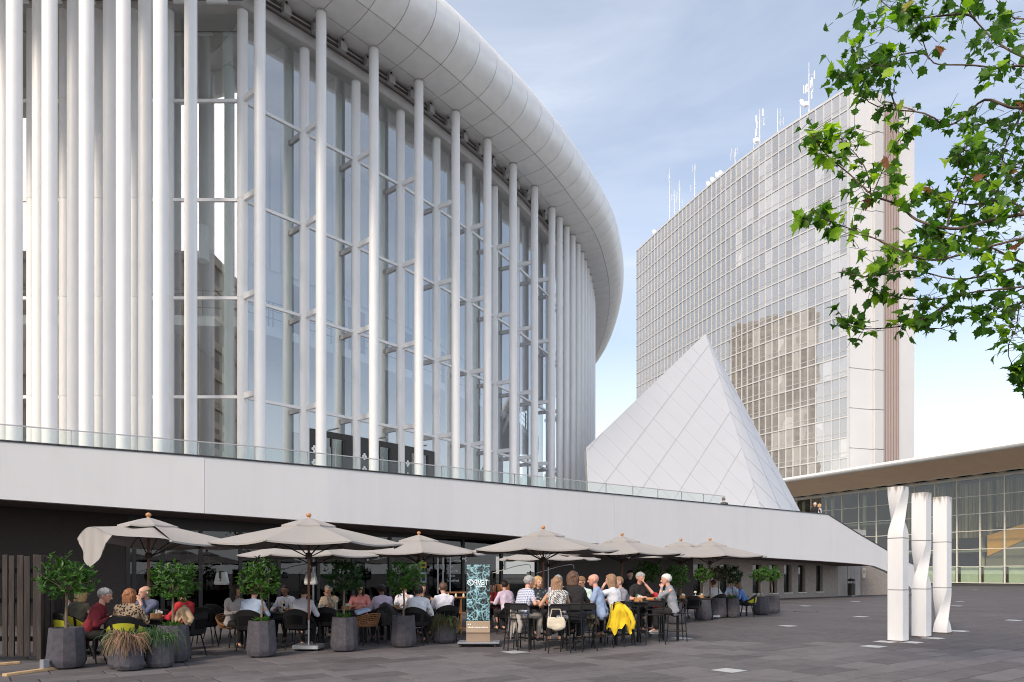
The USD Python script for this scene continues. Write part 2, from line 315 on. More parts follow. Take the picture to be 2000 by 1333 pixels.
# glazing: panes and transoms from column to column
spans = [(inner[i], inner[i+1]) for i in range(len(inner)-1)]
fx = [corner[0]]+frontx
fspans = [(np.array([fx[i+1], YF]), np.array([fx[i], YF])) for i in range(len(fx)-1)]
doorbays = {1: 0, 2: 1, 3: 2}
def quad(a, b, z0, z1): return np.array([[a[0], a[1], z0], [b[0], b[1], z0], [b[0], b[1], z1], [a[0], a[1], z1]]), np.array([[0, 1, 2], [0, 2, 3]])
for i, (a, b) in enumerate(fspans+spans):
    d = (b-a)/np.linalg.norm(b-a); a2, b2 = a+d*0.17, b-d*0.17; k = i-len(fspans)
    for j in range(5):
        z0, z1 = LEVELS[j]+0.06, LEVELS[j+1]-0.06
        if k in doorbays and j == 0: z0 = 7.36
        obj('pane', quad(a2, b2, z0, z1), 'hall_glass', hall)
        if j: obj('transom', obox(a, d, 0.17, np.linalg.norm(b-a)-0.17, -0.05, 0.05, LEVELS[j]-0.055, LEVELS[j]+0.055), 'white_steel', hall)
    obj('sill', obox(a, d, 0.1, np.linalg.norm(b-a)-0.1, -0.06, 0.06, FLOOR, FLOOR+0.06), 'dark_metal', hall)
    if k in doorbays:
        L = np.linalg.norm(b-a); dr = thing('door', parent=hall)
        bz = lambda u0, u1, z0, z1, n0=-0.05, n1=0.05: obox(a, d, u0, u1, n0, n1, z0, z1)
        obj('frame', [bz(0.2, L-0.2, 7.10, 7.34), bz(0.2, 0.62, FLOOR+0.06, 7.10), bz(L-0.62, L-0.2, FLOOR+0.06, 7.10)], 'black_frame', dr)
        obj('leaf_glass', bz(0.66, L-0.66, FLOOR+0.1, 7.06, -0.008, 0.008), 'clear_glass', dr)
        obj('leaf_frame', [bz(L/2-0.03, L/2+0.03, FLOOR+0.08, 7.08), bz(0.63, 0.69, FLOOR+0.08, 7.08), bz(L-0.69, L-0.63, FLOOR+0.08, 7.08)], 'black_frame', dr)
        for uu in (L/2-0.12, L/2+0.12): obj('handle', tube([np.r_[a+d*uu+0.11*np.array([d[1], -d[0]]), z] for z in (5.4, 6.7)], 0.022, 8), 'grey_steel', dr)
        dots = []
        for zc in (6.55, 6.0):
            for dx, dz in ((0, 0.09), (-0.07, 0), (0.07, 0), (0, -0.09)):
                dots.append(moved(lathe([(0.06, 0), (0.06, 0.01)], 10), np.r_[a+d*(0.41+dx)+0.052*np.array([d[1], -d[0]]), zc+dz], rx=math.pi/2, rz=math.atan2(d[1], d[0])))
        for dt in dots: obj('emblem_dot', dt, 'opal', dr)
        obj('closer_bar', tube([np.r_[a+d*(0.55*L)+nn*np.array([d[1], -d[0]]), 7.48] for nn in (0.02, 0.38)], 0.035, 8), 'grey_steel', dr)
# eaves beam over the glass
path = [np.array([fx[-1], YF]), corner]+inner[1:]
def strip(pts, s0, s1, z0, z1, m, name, par=hall):
    pts = [np.array(p) for p in pts]; ns = []
    for i in range(len(pts)):
        t = pts[min(i+1, len(pts)-1)]-pts[max(i-1, 0)]; t /= np.linalg.norm(t); ns.append(np.array([t[1], -t[0]]))
    ms = []
    for i in range(len(pts)-1):
        q = [pts[i]+ns[i]*s0, pts[i+1]+ns[i+1]*s0, pts[i+1]+ns[i+1]*s1, pts[i]+ns[i]*s1]
        v = np.array([[*c, z] for z in (z0, z1) for c in q]); f = box(0, 1, 0, 1, 0, 1)[1]
        f = np.array([[0, 1, 2], [0, 2, 3], [4, 6, 5], [4, 7, 6], [0, 5, 1], [0, 4, 5], [2, 7, 3], [2, 6, 7], [0, 3, 7], [0, 7, 4], [1, 5, 6], [1, 6, 2]])
        ms.append((v, f[:, ::-1]))
    return obj(name, ms, m, par)
strip(path, -0.30, 0.34, LEVELS[5]+0.02, LEVELS[5]+0.10, 'soffit_paint', 'eaves_flange')
strip(path, -0.16, 0.26, LEVELS[5]+0.10, LEVELS[5]+0.52, 'beam_paint', 'eaves_beam')
strip(path, -0.10, 0.46, LEVELS[5]+0.60, LEVELS[5]+0.74, 'soffit_paint', 'eaves_rail')
strip([p+0 for p in path], 0.50, 0.56, LEVELS[5]+0.52, LEVELS[5]+0.60, 'seam_dark', 'cable_tray')
for s in np.arange(s503, sH+8, bay/2):
    p, n = ring_at(s+0.1); q = p-0.50*n
    t = np.array([n[1], -n[0]])
    sp = obj('spotlight', moved(cbox(-0.11, 0.11, -0.16, 0.16, -0.17, 0.17, 0.02), (q[0], q[1], ZT-0.34), rz=math.atan2(n[1], n[0])), 'grey_steel', hall)
    obj('bracket', obox(q, n, -0.03, 0.03, -0.03, 0.03, ZT-0.18, ZT), 'dark_metal', sp)
for i, x in enumerate(np.linspace(fx[-1], corner[0]-1.0, 12)):
    obj('strip_lamp', box(x, x+0.75, YF-0.80, YF-0.72, 21.95, 22.02), 'opal', hall)
obj('lamp_conduit', [box(fx[-1], corner[0]+0.3, YF-0.775, YF-0.745, 22.04, 22.08)]+[box(x, x+0.03, YF-0.775, YF-0.745, 22.08, ZT) for x in np.arange(fx[-1]+1, corner[0], 2.6)], 'eaves_black', hall)
# bullnose roof: panels with open joints over a dark shell
prof0 = [(-0.78, KT), (-0.4, KT), (0.0, KT)]
prof1 = [(0.0, KT), (0.45, KT+0.03), (0.9, KT+0.09), (1.3, KT+0.19)]
prof2 = [(1.3, KT+0.19), (1.6, KT+0.30), (1.88, KT+0.46), (2.10, KT+0.66), (2.27, KT+0.92), (2.37, KT+1.22), (2.38, KT+1.55), (2.30, KT+1.86), (2.12, KT+2.14), (1.8, KT+2.38), (1.3, KT+2.58), (0.4, KT+2.72)]
def pgrid(prof, s0, s1, nn, off=0.0):
    prof = np.array(prof); t = np.gradient(prof, axis=0); t /= np.linalg.norm(t, axis=1, keepdims=True); no = np.column_stack([t[:, 1], -t[:, 0]])
    pr = prof+off*no; g = np.zeros((nn, len(prof), 3))
    for i, s in enumerate(np.linspace(s0, s1, nn)):
        p, n = ring_at(s)
        for j, (a, k) in enumerate(pr): g[i, j] = [p[0]+a*n[0], p[1]+a*n[1], EYE+k]
    return g
def shell(g, h):                                     # sheet with an edge skirt down to the second grid
    a, b = g.shape[:2]; v, f = sheet(g); n0 = len(v)
    idx = np.arange(a*b).reshape(a, b); loop = list(idx[0, :])+list(idx[1:, -1])+list(idx[-1, -2::-1])+list(idx[-2:0:-1, 0])
    v = np.vstack([v, h.reshape(-1, 3)[loop]]); m = len(loop); f2 = []
    for k in range(m):
        k2 = (k+1) % m; f2 += [[loop[k], n0+k, n0+k2], [loop[k], n0+k2, loop[k2]]]
    return v, np.vstack([f, f2])
def trim_prof(prof, g=0.012):
    pr = [np.array(p, float) for p in prof]; d = pr[1]-pr[0]; pr[0] = pr[0]+d/np.linalg.norm(d)*g; d = pr[-2]-pr[-1]; pr[-1] = pr[-1]+d/np.linalg.norm(d)*g; return pr
ps = np.arange(s503-14*bay/2, sH+46, bay/2)
roof = thing('roof', parent=hall)
for i in range(len(ps)-1):
    for pr, nn in ((prof0, 2), (prof1, 3), (prof2, 3)):
        pr = trim_prof(pr); obj('panel', shell(pgrid(pr, ps[i]+0.012, ps[i+1]-0.012, nn), pgrid(pr, ps[i]+0.012, ps[i+1]-0.012, nn, -0.03)), 'roof_metal', roof, smooth=40)
obj('backing', sheet(pgrid(prof0+prof1[1:]+prof2[1:], 2.0, ringL[-1]-2, 160, -0.034)), 'seam_dark', roof, smooth=True)
inring = [(ring_at(s)[0]-0.80*ring_at(s)[1]) for s in np.linspace(2, ringL[-1]-2, 120)]
obj('soffit', prism(Polygon([*inring, (-60, 104), (-60, 19)]), ZT+0.0, ZT+0.04), 'soffit_paint', roof)
obj('deck', prism(Polygon([*[(ring_at(s)[0]+0.4*ring_at(s)[1]) for s in np.linspace(2, ringL[-1]-2, 120)], (-60, 104), (-60, 19)]), EYE+KT+2.62, EYE+KT+2.69), 'roof_metal', roof)
# inside of the hall
def offs(s, d): p, n = ring_at(s); return p-d*n
corep = [(-46, YF+11), (-17, YF+11)]+[tuple(offs(s, 8.2)) for s in np.linspace(s503+4, sH+26, 26)]
core = thing('core', parent=hall)
obj('wall', [(lambda a, b: obox(np.array(a), np.array(b)-np.array(a), 0, math.dist(a, b), 0, 0.25, FLOOR, 23.0))(corep[i], corep[i+1]) for i in range(len(corep)-1)], 'hall_wall', core)
for i in range(3, len(corep)-2, 3):
    a, b = np.array(corep[i]), np.array(corep[i+1])
    for z0, z1 in ((5.2, 8.6), (13.2, 15.9)):
        obj('opening', obox(a, b-a, 0.15, np.linalg.norm(b-a)-0.15, 0.252, 0.30, z0, z1), 'hall_dark', core)
for i, s in enumerate(np.linspace(s503+4, sH+14, 46)):               # ribbed leaning panels high on the core
    a, n = ring_at(s); a = a-7.9*n
    obj('rib', obox(a, np.array([-n[1], n[0]]), -0.24, 0.24, -0.02, 0.10+0.05*(i % 2), 16.2, 22.6), 'hall_wall', core)
mezz = [(-46, YF+3.2), (-14.2, YF+3.2)]+[tuple(offs(s, 4.6)) for s in np.linspace(s503+1.5, sH+20, 24)]
cw = [tuple(offs(s, 8.0)) for s in np.linspace(sH+20, s503+4, 20)]+[(-17, YF+10.9), (-46, YF+10.9)]
fl = thing('mezzanine', parent=hall)
obj('slab', prism(Polygon(mezz+cw).buffer(0), 11.85, 12.25), 'hall_wall', fl)
rails, posts = [], []
for i in range(len(mezz)-1):
    a, b = np.array(mezz[i]), np.array(mezz[i+1]); L = np.linalg.norm(b-a)
    for z in (12.6, 12.95, 13.3): rails.append(tube([np.r_[a, z], np.r_[b, z]], 0.02, 6))
    for u in np.arange(0, L, 1.4): posts.append(tube([np.r_[a+(b-a)/L*u, z] for z in (12.25, 13.3)], 0.025, 6))
obj('rail', rails+posts, 'dark_metal', fl)
obj('floor', prism(Polygon([(-60, YF-0.3), (corner[0], YF-0.3)]+[tuple(offs(s, 0.9)) for s in np.linspace(s503+1, ringL[-1]-4, 60)]+[(-60, 104)]).buffer(0), FLOOR-0.3, FLOOR+0.02), 'hall_floor', hall)
# the brown foyer behind the straight glass on the left
foyer = thing('foyer', parent=hall)
obj('brown_wall', [box(-46, -14.5, YF+10.5, YF+10.8, FLOOR, 11.85), box(-46, -14.5, YF+10.5, YF+10.8, 12.25, 16.0)], 'hall_dark', foyer)
obj('partition', box(-14.5, -14.2, YF+2.0, YF+10.8, FLOOR, 11.8), 'hall_dark', foyer)
obj('bulkhead', box(-46, -12.5, YF+6, YF+6.4, 16.2, 23.0), 'hall_wall', foyer)
for x in (-12.9, -17.4, -21.5): obj('pendant_lamp', lathe([(0.05, 14.6), (0.28, 14.6), (0.28, 16.0), (0.1, 16.1)], 14, (x, YF+3.5, 0)), 'opal', foyer, smooth=40)
for x0, z0 in ((-13.6, 5.0), (-17.5, 8.4), (-20.5, 5.0)): obj('wall_panel', box(x0-1.6, x0, YF+10.3, YF+10.48, z0, z0+2.6), 'hall_floor', foyer)

# ---------------------------------------------------------------- terrace wall
wl = [np.array(p) for p in ((-26.0, 12.25), (-13.95, 19.5), (-8.18, 22.95))]; wl.append(wl[-1]+UD*62)
wline = LineString(wl)
def on_wall(x, line=wline):                          # where the view line of a photo column meets the wall line
    k = (x-CX)/FOC; q = line.intersection(LineString([(0, 0), (k*90, 90)])); q = q if q.geom_type == 'Point' else q.geoms[0]
    return np.array([q.x, q.y])
tops = [(-350, 5.2), (0, 5.2), (200, 5.2), (400, 5.2), (641, 5.2), (800, 5.2), (970, 5.2), (1200, 5.2), (1480, 5.2), (1617, 5.2), (1682, 4.05), (1708, 3.60), (1735, 3.10), (1772, 2.42), (1790, 2.12)]
bots = {-350: 945, 0: 975, 200: 989, 400: 1003, 641: 1020, 800: 1031, 970: 1044, 1200: 1065, 1480: 1088.5, 1617: 1097, 1682: 1102, 1708: 1106, 1735: 1117, 1772: 1140, 1790: 1153}
terr = thing('terrace_wall', 'long white rendered terrace wall over the cafe, sloping down as a stair at its right end', 'wall')
secs = []
for x, zt in tops:
    p = on_wall(x); zb = max(EYE+(HY-bots[x])/FOC*p[1], 0.0)
    secs.append((x, p, zb, zt))
secs[-1] = (1790, secs[-1][1], 0.0, secs[-1][3])
nin = lambda p: -ND
def wall_piece(i0, i1, g=0.006):
    v, f = [], []
    S = secs[i0:i1+1]; m = len(S)
    for k, (x, p, zb, zt) in enumerate(S):
        p = p+UD*(g if k == 0 else -g if k == m-1 else 0); q = p-ND*0.32
        v += [[*p, zb], [*p, zt-0.02], [*(p-ND*0.02), zt], [*q, zt], [*q, zb]]
    for k in range(m-1):
        for j in range(5):
            a, b = k*5+j, k*5+(j+1) % 5; f += [[a, b, b+5], [a, b+5, a+5]]
    for k, fl in ((0, 1), (m-1, 0)):
        o = k*5; t = [[o, o+1, o+2], [o, o+2, o+3], [o, o+3, o+4]]; f += [x[::-1] for x in t] if fl else t
    return np.array(v), np.array(f)
for a, b in ((0, 3), (3, 7), (7, 10), (10, 14)): obj('panel', wall_piece(a, b), 'white_render', terr)
cop = []
for (x, p, zb, zt), (x2, p2, zb2, zt2) in zip(secs[:-1], secs[1:]):
    c = [(p+ND*0.03, zt+0.004), (p2+ND*0.03, zt2+0.004), (p2-ND*0.36, zt2+0.004), (p-ND*0.36, zt+0.004)]
    cop.append((np.array([[*q, z+h] for h in (0, 0.035) for q, z in c]), np.array([[0, 1, 2], [0, 2, 3], [4, 6, 5], [4, 7, 6], [0, 5, 1], [0, 4, 5], [2, 7, 3], [2, 6, 7], [0, 3, 7], [0, 7, 4], [1, 5, 6], [1, 6, 2]])))
obj('coping', cop, 'dark_metal', terr)
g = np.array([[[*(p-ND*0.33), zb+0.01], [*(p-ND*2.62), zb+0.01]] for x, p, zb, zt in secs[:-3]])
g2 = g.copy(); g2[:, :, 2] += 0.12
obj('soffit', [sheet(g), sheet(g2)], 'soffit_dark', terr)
obj('terrace_slab', prism(Polygon([tuple(p-ND*0.3) for x, p, zb, zt in secs[:10]]+[(23.5, 47.6), (26, 62), (20, 108), (-60, 108), (-60, 20), (-26.3, 12.6)]).buffer(0), 4.1, 4.46), 'slab_stone', terr)
# glass railing on the wall
rail = thing('glass_railing', 'frameless glass railing with thin steel handrail along the top of the white terrace wall', 'railing')
rp0, rp1 = on_wall(-340), on_wall(1420); rpath = [rp0]+[w for w in wl[1:3]]+[rp1]; rpath = [p-ND*0.12 for p in rpath]
for i in range(3):
    a, b = rpath[i], rpath[i+1]; L = np.linalg.norm(b-a); d = (b-a)/L; n = max(1, round(L/1.75))
    for k in range(n):
        u0, u1 = L*k/n, L*(k+1)/n
        obj('glass_panel', obox(a, d, u0+0.02, u1-0.02, -0.006, 0.006, 5.26, 5.63), 'clear_glass', rail)
        obj('post', obox(a, d, u0-0.012, u0+0.012, -0.05, -0.015, 5.22, 5.66), 'grey_steel', rail)
    obj('handrail', obox(a, d, 0, L, -0.02, 0.02, 5.655, 5.69), 'grey_steel', rail)

# ---------------------------------------------------------------- ground floor behind the cafe
fl_line = LineString([tuple(p-ND*2.6) for p in wl])
rest = thing('restaurant_front', 'dark ground floor with shop glazing and narrow windows recessed under the white terrace wall', 'restaurant')
def fw(x): return on_wall(x, fl_line)
def wpiece(x0, x1, z0, z1, m, name, par=rest, n0=-0.25, n1=0.0, **kw):
    a, b = fw(x0), fw(x1); mid = [p for p in (wl[1]-ND*2.6, wl[2]-ND*2.6) if a[0]+0.05 < p[0] < b[0]-0.05]; pts = [a]+mid+[b]
    return obj(name, [obox(pts[i], pts[i+1]-pts[i], 0, np.linalg.norm(pts[i+1]-pts[i]), n0, n1, z0, z1) for i in range(len(pts)-1)], m, par, **kw)
TOPZ = 4.05
wpiece(-330, 250, 0, TOPZ, 'plaster_shaded', 'wall')
# glazing bays
gx = [250, 262, 318, 392, 470, 545, 622, 690, 762, 830, 905, 980, 1050]
wpiece(250, 1050, 3.05, TOPZ, 'black_frame', 'fascia'); wpiece(250, 1050, 0, 0.12, 'black_frame', 'plinth', n0=-0.2)
for i, x in enumerate(gx):
    p = fw(x); obj('mullion', obox(p, UD, -0.06, 0.06, -0.12, 0.02, 0.12, 3.05), 'black_frame', rest)
    if i < len(gx)-1:
        q = fw(gx[i+1]); L = np.linalg.norm(q-p)
        obj('pane', obox(p, q-p, 0.06, L-0.06, -0.06, -0.05, 0.12, 2.5), 'shop_glass', rest)
        obj('top_light', obox(p, q-p, 0.06, L-0.06, -0.06, -0.05, 2.56, 3.05), 'shop_glass', rest)
        obj('transom', obox(p, q-p, 0.06, L-0.06, -0.12, 0.02, 2.5, 2.56), 'black_frame', rest)
for x in (852, 862, 876): 
    p = fw(x)+ND*0.12; obj('door_handle', tube([[*p, 0.75], [*p, 2.35]], 0.035, 8), 'galvanised', rest)
# curtains inside
for x0, x1 in ((264, 285), (372, 391), (600, 621)):
    a, b = fw(x0)-ND*0.45, fw(x1)-ND*0.45; n = 40; tt = np.linspace(0, 1, n)
    gg = np.array([[[*(a+(b-a)*t-ND*(0.05*math.sin(t*44))), z] for z in (0.15, 3.0)] for t in tt]); obj('curtain', sheet(gg), 'curtain_grey' if 'curtain_grey' in M else pm('curtain_grey', (0.22, 0.22, 0.22), r=0.9), rest, smooth=True)
# right hand wall with narrow windows
wins = [(1354, 1373), (1406, 1424), (1470, 1487), (1503, 1518), (1531, 1546), (1559, 1573), (1594, 1607)]
edges = [1050]+[e for w in wins for e in w]+[1637]
for i in range(0, len(edges)-1, 2): wpiece(edges[i], edges[i+1], 0, 4.05 if i == 0 else 3.3, 'plaster_shaded' if i == 0 else 'plaster_lit', 'wall')
for x0, x1 in wins:
    wpiece(x0, x1, 0, 0.36, 'plaster_lit', 'wall'); wpiece(x0, x1, 2.12, 3.3, 'plaster_lit', 'wall')
    w = thing('window', parent=rest)
    wpiece(x0, x1, 0.36, 2.12, 'black_frame', 'backing', w, -0.30, -0.22)
    a, b = fw(x0), fw(x1); L = np.linalg.norm(b-a)
    obj('pane', obox(a, b-a, 0.02, L-0.02, -0.20, -0.19, 0.40, 2.10), 'shop_glass', w)
    obj('sill', obox(a, b-a, -0.06, L+0.06, -0.18, 0.07, 0.30, 0.36), 'white_render', w)
wpiece(1637, 1656.5, 2.16, 2.6, 'plaster_lit', 'wall'); wpiece(1682.5, 1800, 0, 2.2, 'plaster_lit', 'wall'); wpiece(1656.5, 1682.5, 2.16, 2.6, 'plaster_lit', 'wall')
pm('door_grey', (0.42, 0.39, 0.36), r=0.6, var=0.08, scale=3)
d1 = thing('door', parent=rest, ); wpiece(1637.5, 1656, 0.01, 2.14, 'door_grey', 'leaf', d1, -0.12, -0.04)
d2 = thing('door', parent=rest); wpiece(1657, 1669, 0.01, 2.14, 'door_grey', 'leaf', d2, -0.12, -0.04); wpiece(1669.4, 1682, 0.01, 2.14, 'door_grey', 'leaf', d2, -0.12, -0.04)
p = fw(1668)+ND*0.0; obj('handle', obox(p, UD, -0.02, 0.02, -0.04, 0.05, 0.95, 1.2), 'grey_steel', d2)
# room behind the glass
a, b = fw(252)-ND*6, fw(1048)-ND*6
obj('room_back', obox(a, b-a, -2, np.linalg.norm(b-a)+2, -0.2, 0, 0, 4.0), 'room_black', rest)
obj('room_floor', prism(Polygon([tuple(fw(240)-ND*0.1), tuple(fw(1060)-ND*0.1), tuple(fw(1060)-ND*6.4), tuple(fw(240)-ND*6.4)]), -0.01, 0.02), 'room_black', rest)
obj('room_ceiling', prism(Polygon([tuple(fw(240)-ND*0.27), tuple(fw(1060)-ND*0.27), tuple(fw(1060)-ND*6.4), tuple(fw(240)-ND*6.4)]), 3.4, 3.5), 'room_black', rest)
# ---------------------------------------------------------------- white pyramid pavilion on the terrace
pav = thing('pavilion', 'white faceted pyramid pavilion with diagonal panel joints beside the concert hall', 'pavilion')
A_, L_, R_ = P(1378, 652, 50), P(1146, 874, 40.5), P(1490, 1003, 43.5)
pn = np.cross(L_-A_, R_-A_); pn /= np.linalg.norm(pn)
if pn[1] > 0: pn = -pn
def on_plane(x, y):
    d = np.array([(x-CX)/FOC, 1.0, (HY-y)/FOC]); o = np.array([0, 0, EYE]); t = np.dot(A_-o, pn)/np.dot(d, pn); return o+d*t
c0 = on_plane(1320, 860); E1 = on_plane(1364, 902)-c0; E2 = on_plane(1336, 837)-c0
Bm = np.column_stack([E1, E2]); inv = np.linalg.pinv(Bm)
def to2(p): return inv@(np.asarray(p)-c0)
def to3(q): return c0+Bm@np.asarray(q)
Lb, Rb = on_plane(1153, 1030), on_plane(1497, 1027)
Lb = L_+(Lb-L_)*((L_[2]-4.4)/(L_[2]-Lb[2])); 
Rb = A_+(Rb-A_)*((A_[2]-4.4)/(A_[2]-Rb[2]))
poly2 = Polygon([to2(A_), to2(L_), to2(Lb), to2(Rb)]).buffer(0)
obj('core', plate([A_-pn*0.05, L_-pn*0.05, Lb-pn*0.05, Rb-pn*0.05], -pn*0.25), 'seam_grey', pav)
x0, y0, x1, y1 = poly2.bounds
for i in range(math.floor(x0), math.ceil(x1)):
    for j in range(math.floor(y0), math.ceil(y1)):
        c = poly2.intersection(Polygon([(i, j), (i+1, j), (i+1, j+1), (i, j+1)]).buffer(-0.0045))
        for gm in getattr(c, 'geoms', [c]):
            if gm.geom_type == 'Polygon' and gm.area > 0.004:
                gm = gm.simplify(0.002); tiny = R.uniform(0, 0.006)
                obj('panel', plate([to3(q)+pn*tiny for q in list(gm.exterior.coords)[:-1]], -pn*0.055), 'pavilion_panel', pav)
# curved right flank, ruled from the apex
R2 = P(1567, 1006, 52.5); R2 = A_+(R2-A_)*((A_[2]-4.4)/(A_[2]-R2[2])); tdir = (Rb-Lb)/np.linalg.norm(Rb-Lb); ctl = Rb+tdir*2.7
def bez(t): return (1-t)**2*Rb+2*t*(1-t)*ctl+t*t*R2
sn = [0.0, 0.34, 0.67, 1.0]; 
tk = np.linspace(0, 1, 13)
def flank(t, v): v = min(v*(1+0.42*t), 1.0); return A_+(bez(t)-A_)*v
for i in range(3):
    for k in range(9):
        v0, v1 = max(k/9+0.0009, 0.002), (k+1)/9-0.0009
        ts = np.linspace(sn[i]+0.0025, sn[i+1]-0.0025, 5)
        if v0*(1+0.42*ts[0]) > 0.985: continue
        g = np.array([[flank(t, v) for v in (v0, v1)] for t in ts]); obj('flank_panel', shell(g, g-0.05*pn), 'pavilion_panel', pav, smooth=True)
g = np.array([[A_+(bez(t)-A_)*v-0.05*pn for v in (0.001, 1)] for t in np.linspace(0, 1, 12)]); obj('flank_core', sheet(g), 'seam_grey', pav)
back = np.array([[*(A_+np.array([0.3, 1.0, -0.1]))], [*(L_+np.array([0.4, 1.0, 0])),], [*(Lb+np.array([0.4, 1, 0]))], [*(R2+np.array([0, 1.5, 0]))]])
obj('back', (back, np.array([[0, 1, 2], [0, 2, 3]])), 'white_render', pav)
obj('left_edge', plate([L_, Lb, Lb+np.array([0.4, 1, 0]), L_+np.array([0.4, 1, 0])], np.array([-0.03, 0, 0])), 'pavilion_panel', pav)
obj('upper_edge', plate([A_, L_, L_+np.array([0.4, 1, 0]), A_+np.array([0.3, 1.0, -0.1])], np.array([0, 0, -0.03])), 'pavilion_panel', pav)

# ---------------------------------------------------------------- office tower
pm('tower_white', (0.50, 0.494, 0.487), r=0.5, var=0.03, scale=0.08)
pm('tower_panel', (0.60, 0.59, 0.585), r=0.55, var=0.03, scale=0.1)
pm('tower_bronze', (0.27, 0.185, 0.16), r=0.6)
def tower_pane(name, per, a):
    M[name] = usdkit.material(stage, '/World/Looks/'+name, {
        'o': ('object_info', {}), 'g': ('geometry', {}), 'n': ('noise_texture', {'scale': 0.09, 'detail': 2.0}),
        'm': ('math', {'math_type': 'multiply_add', 'value2': 0.35}),
        'r': ('rgb_ramp', {'interpolate': False, 'ramp': [(0.0, (0.21, 0.206, 0.20)), (0.34, (0.25, 0.245, 0.238)), (0.48, (0.29, 0.285, 0.278)), (0.60, (0.33, 0.325, 0.317)), (0.72, (0.42, 0.414, 0.405)), (0.84, (0.56, 0.552, 0.54))]}),
        'd': ('diffuse_bsdf', {}), 'gl': ('glossy_bsdf', {'roughness': 0.012, 'color': (0.97, 0.93, 0.88)}), 'f': ('fresnel', {'IOR': 1.5}),
        'ad': ('math', {'math_type': 'add', 'value2': a, 'use_clamp': True}), 'mix': ('mix_closure', {}), 'mm': ('math', {'math_type': 'multiply', 'value2': 0.65})},
        [('g.position', 'n.vector'), ('n.fac', 'm.value1'), (per, 'mm.value1'), ('mm.value', 'm.value3'), ('m.value', 'r.fac'), ('r.color', 'd.color'), ('f.fac', 'ad.value1'), ('ad.value', 'mix.fac'), ('d.BSDF', 'mix.closure1'), ('gl.BSDF', 'mix.closure2')], surface='mix.closure')
tower_pane('tower_pane', 'o.random', 0.30); tower_pane('tower_pane_far', 'g.random_per_island', 0.30)
tower = thing('office_tower', 'tall pale glass office tower with antennas on its roof behind the white pyramid', 'tower')
TZ = EYE+101.8; FP = 4.29; NB = 42
c0_, c1_, c2_ = np.array([70.4, 150.0]), np.array([56.3, 176.0]), np.array([39.2, 226.0])
tf = spline([c0_, (63.0, 162.6), c1_, (47.3, 200.5), c2_], NB+1)
nfl = 24; wins_ = []
for k in range(NB):
    a, b = tf[k], tf[k+1]; d = b-a; L = np.linalg.norm(d); d = d/L; nrm = np.array([d[1], -d[0]]); nrm = nrm if nrm[0] < 0 else -nrm
    sg = 1 if np.dot(np.array([d[1], -d[0]]), nrm) > 0 else -1
    for j in range(nfl):
        zt = TZ-0.5-j*FP; wv, wf = obox(a, d, 0.07, L-0.07, -0.08*sg, -0.02*sg, zt-FP+0.36, zt)
        ta_, tb_ = R.gauss(0, 0.0035), R.gauss(0, 0.0035); cz = zt-FP/2; sh_ = ((wv[:, :2]-(a+b)/2)@d)*ta_+(wv[:, 2]-cz)*tb_; wv = wv.copy(); wv[:, :2] += nrm[None]*sh_[:, None]; wins_.append((k+j*0.6, k, j, (wv, wf)))
    fin = obj('mullion', obox(a, d, -0.065, 0.065, -0.1*sg, 0.14*sg, 6.0, TZ), 'tower_white', tower)
    if k == 0: SG = sg
wins_.sort(key=lambda t: t[0])
for w in wins_[:300]: obj('window', w[3], 'tower_pane', tower)
obj('far_windows', [w[3] for w in wins_[300:]], 'tower_pane_far', tower, kind='stuff')
def tstrip(z0, z1, o0, o1, m, name):
    ms = []
    for k in range(NB):
        a, b = tf[k], tf[k+1]; d = b-a; ms.append(obox(a, d, 0, np.linalg.norm(d), o0*SG, o1*SG, z0, z1))
    return obj(name, ms, m, tower)
for j in range(nfl+1): 
    zt = TZ-0.5-j*FP+0.36
    tstrip(zt-0.36+0.03 if j else TZ-0.5+0.02, min(zt-0.06, TZ) if j else TZ, -0.12, 0.13, 'tower_white', 'floor_band')
pm('tower_spandrel', (0.40, 0.393, 0.385), r=0.35, var=0.05, scale=0.2)
for j in range(nfl): tstrip(TZ-0.5-(j+1)*FP+1.22, TZ-0.5-(j+1)*FP+1.36, -0.06, 0.03, 'tower_spandrel', 'spandrel')
ed = np.array([0.951, 0.31]); ed /= np.linalg.norm(ed)
body = Polygon([tuple(p+np.array([0.9, 0.45])) for p in tf]+[tuple(tf[-1]+np.array([18, 8])), tuple(c0_+ed*18.5+np.array([0, 1.0]))]).buffer(0)
obj('body', prism(body, 0, TZ-0.6), 'tower_panel', tower)
obj('roof', prism(body.buffer(0.2), TZ-0.6, TZ-0.25), 'tower_white', tower)
def end(u0, u1, b0, b1, z0, z1, m, name): return obj(name, obox(c0_, ed, u0, u1, b0, b1, z0, z1), m, tower)
for j in range(13):
    z1 = TZ-j*8.4; z0 = max(z1-8.4+0.12, 0)
    if z1 <= 0: break
    end(0.06, 6.4, -0.3, 0.0, z0, z1-0.02, 'tower_panel', 'end_panel')
    end(13.75, 18.6, -1.6, -1.0, z0, min(z1-2.5, z1-0.02) if j == 0 else z1-0.02, 'tower_panel', 'end_panel')
    end(6.47, 8.8, -0.3, 0.55, z0, z1-0.02, 'tower_white', 'end_pier')
end(8.85, 13.6, -0.5, -0.12, 0, TZ-2, 'tower_white', 'stair_wall')
for k in range(11): end(8.97+k*0.43, 9.10+k*0.43, -0.12, 0.03, 0, TZ-1.5, 'tower_bronze', 'louvre')
end(-0.12, 0.06, -0.3, 0.2, 0, TZ, 'tower_white', 'corner_post')
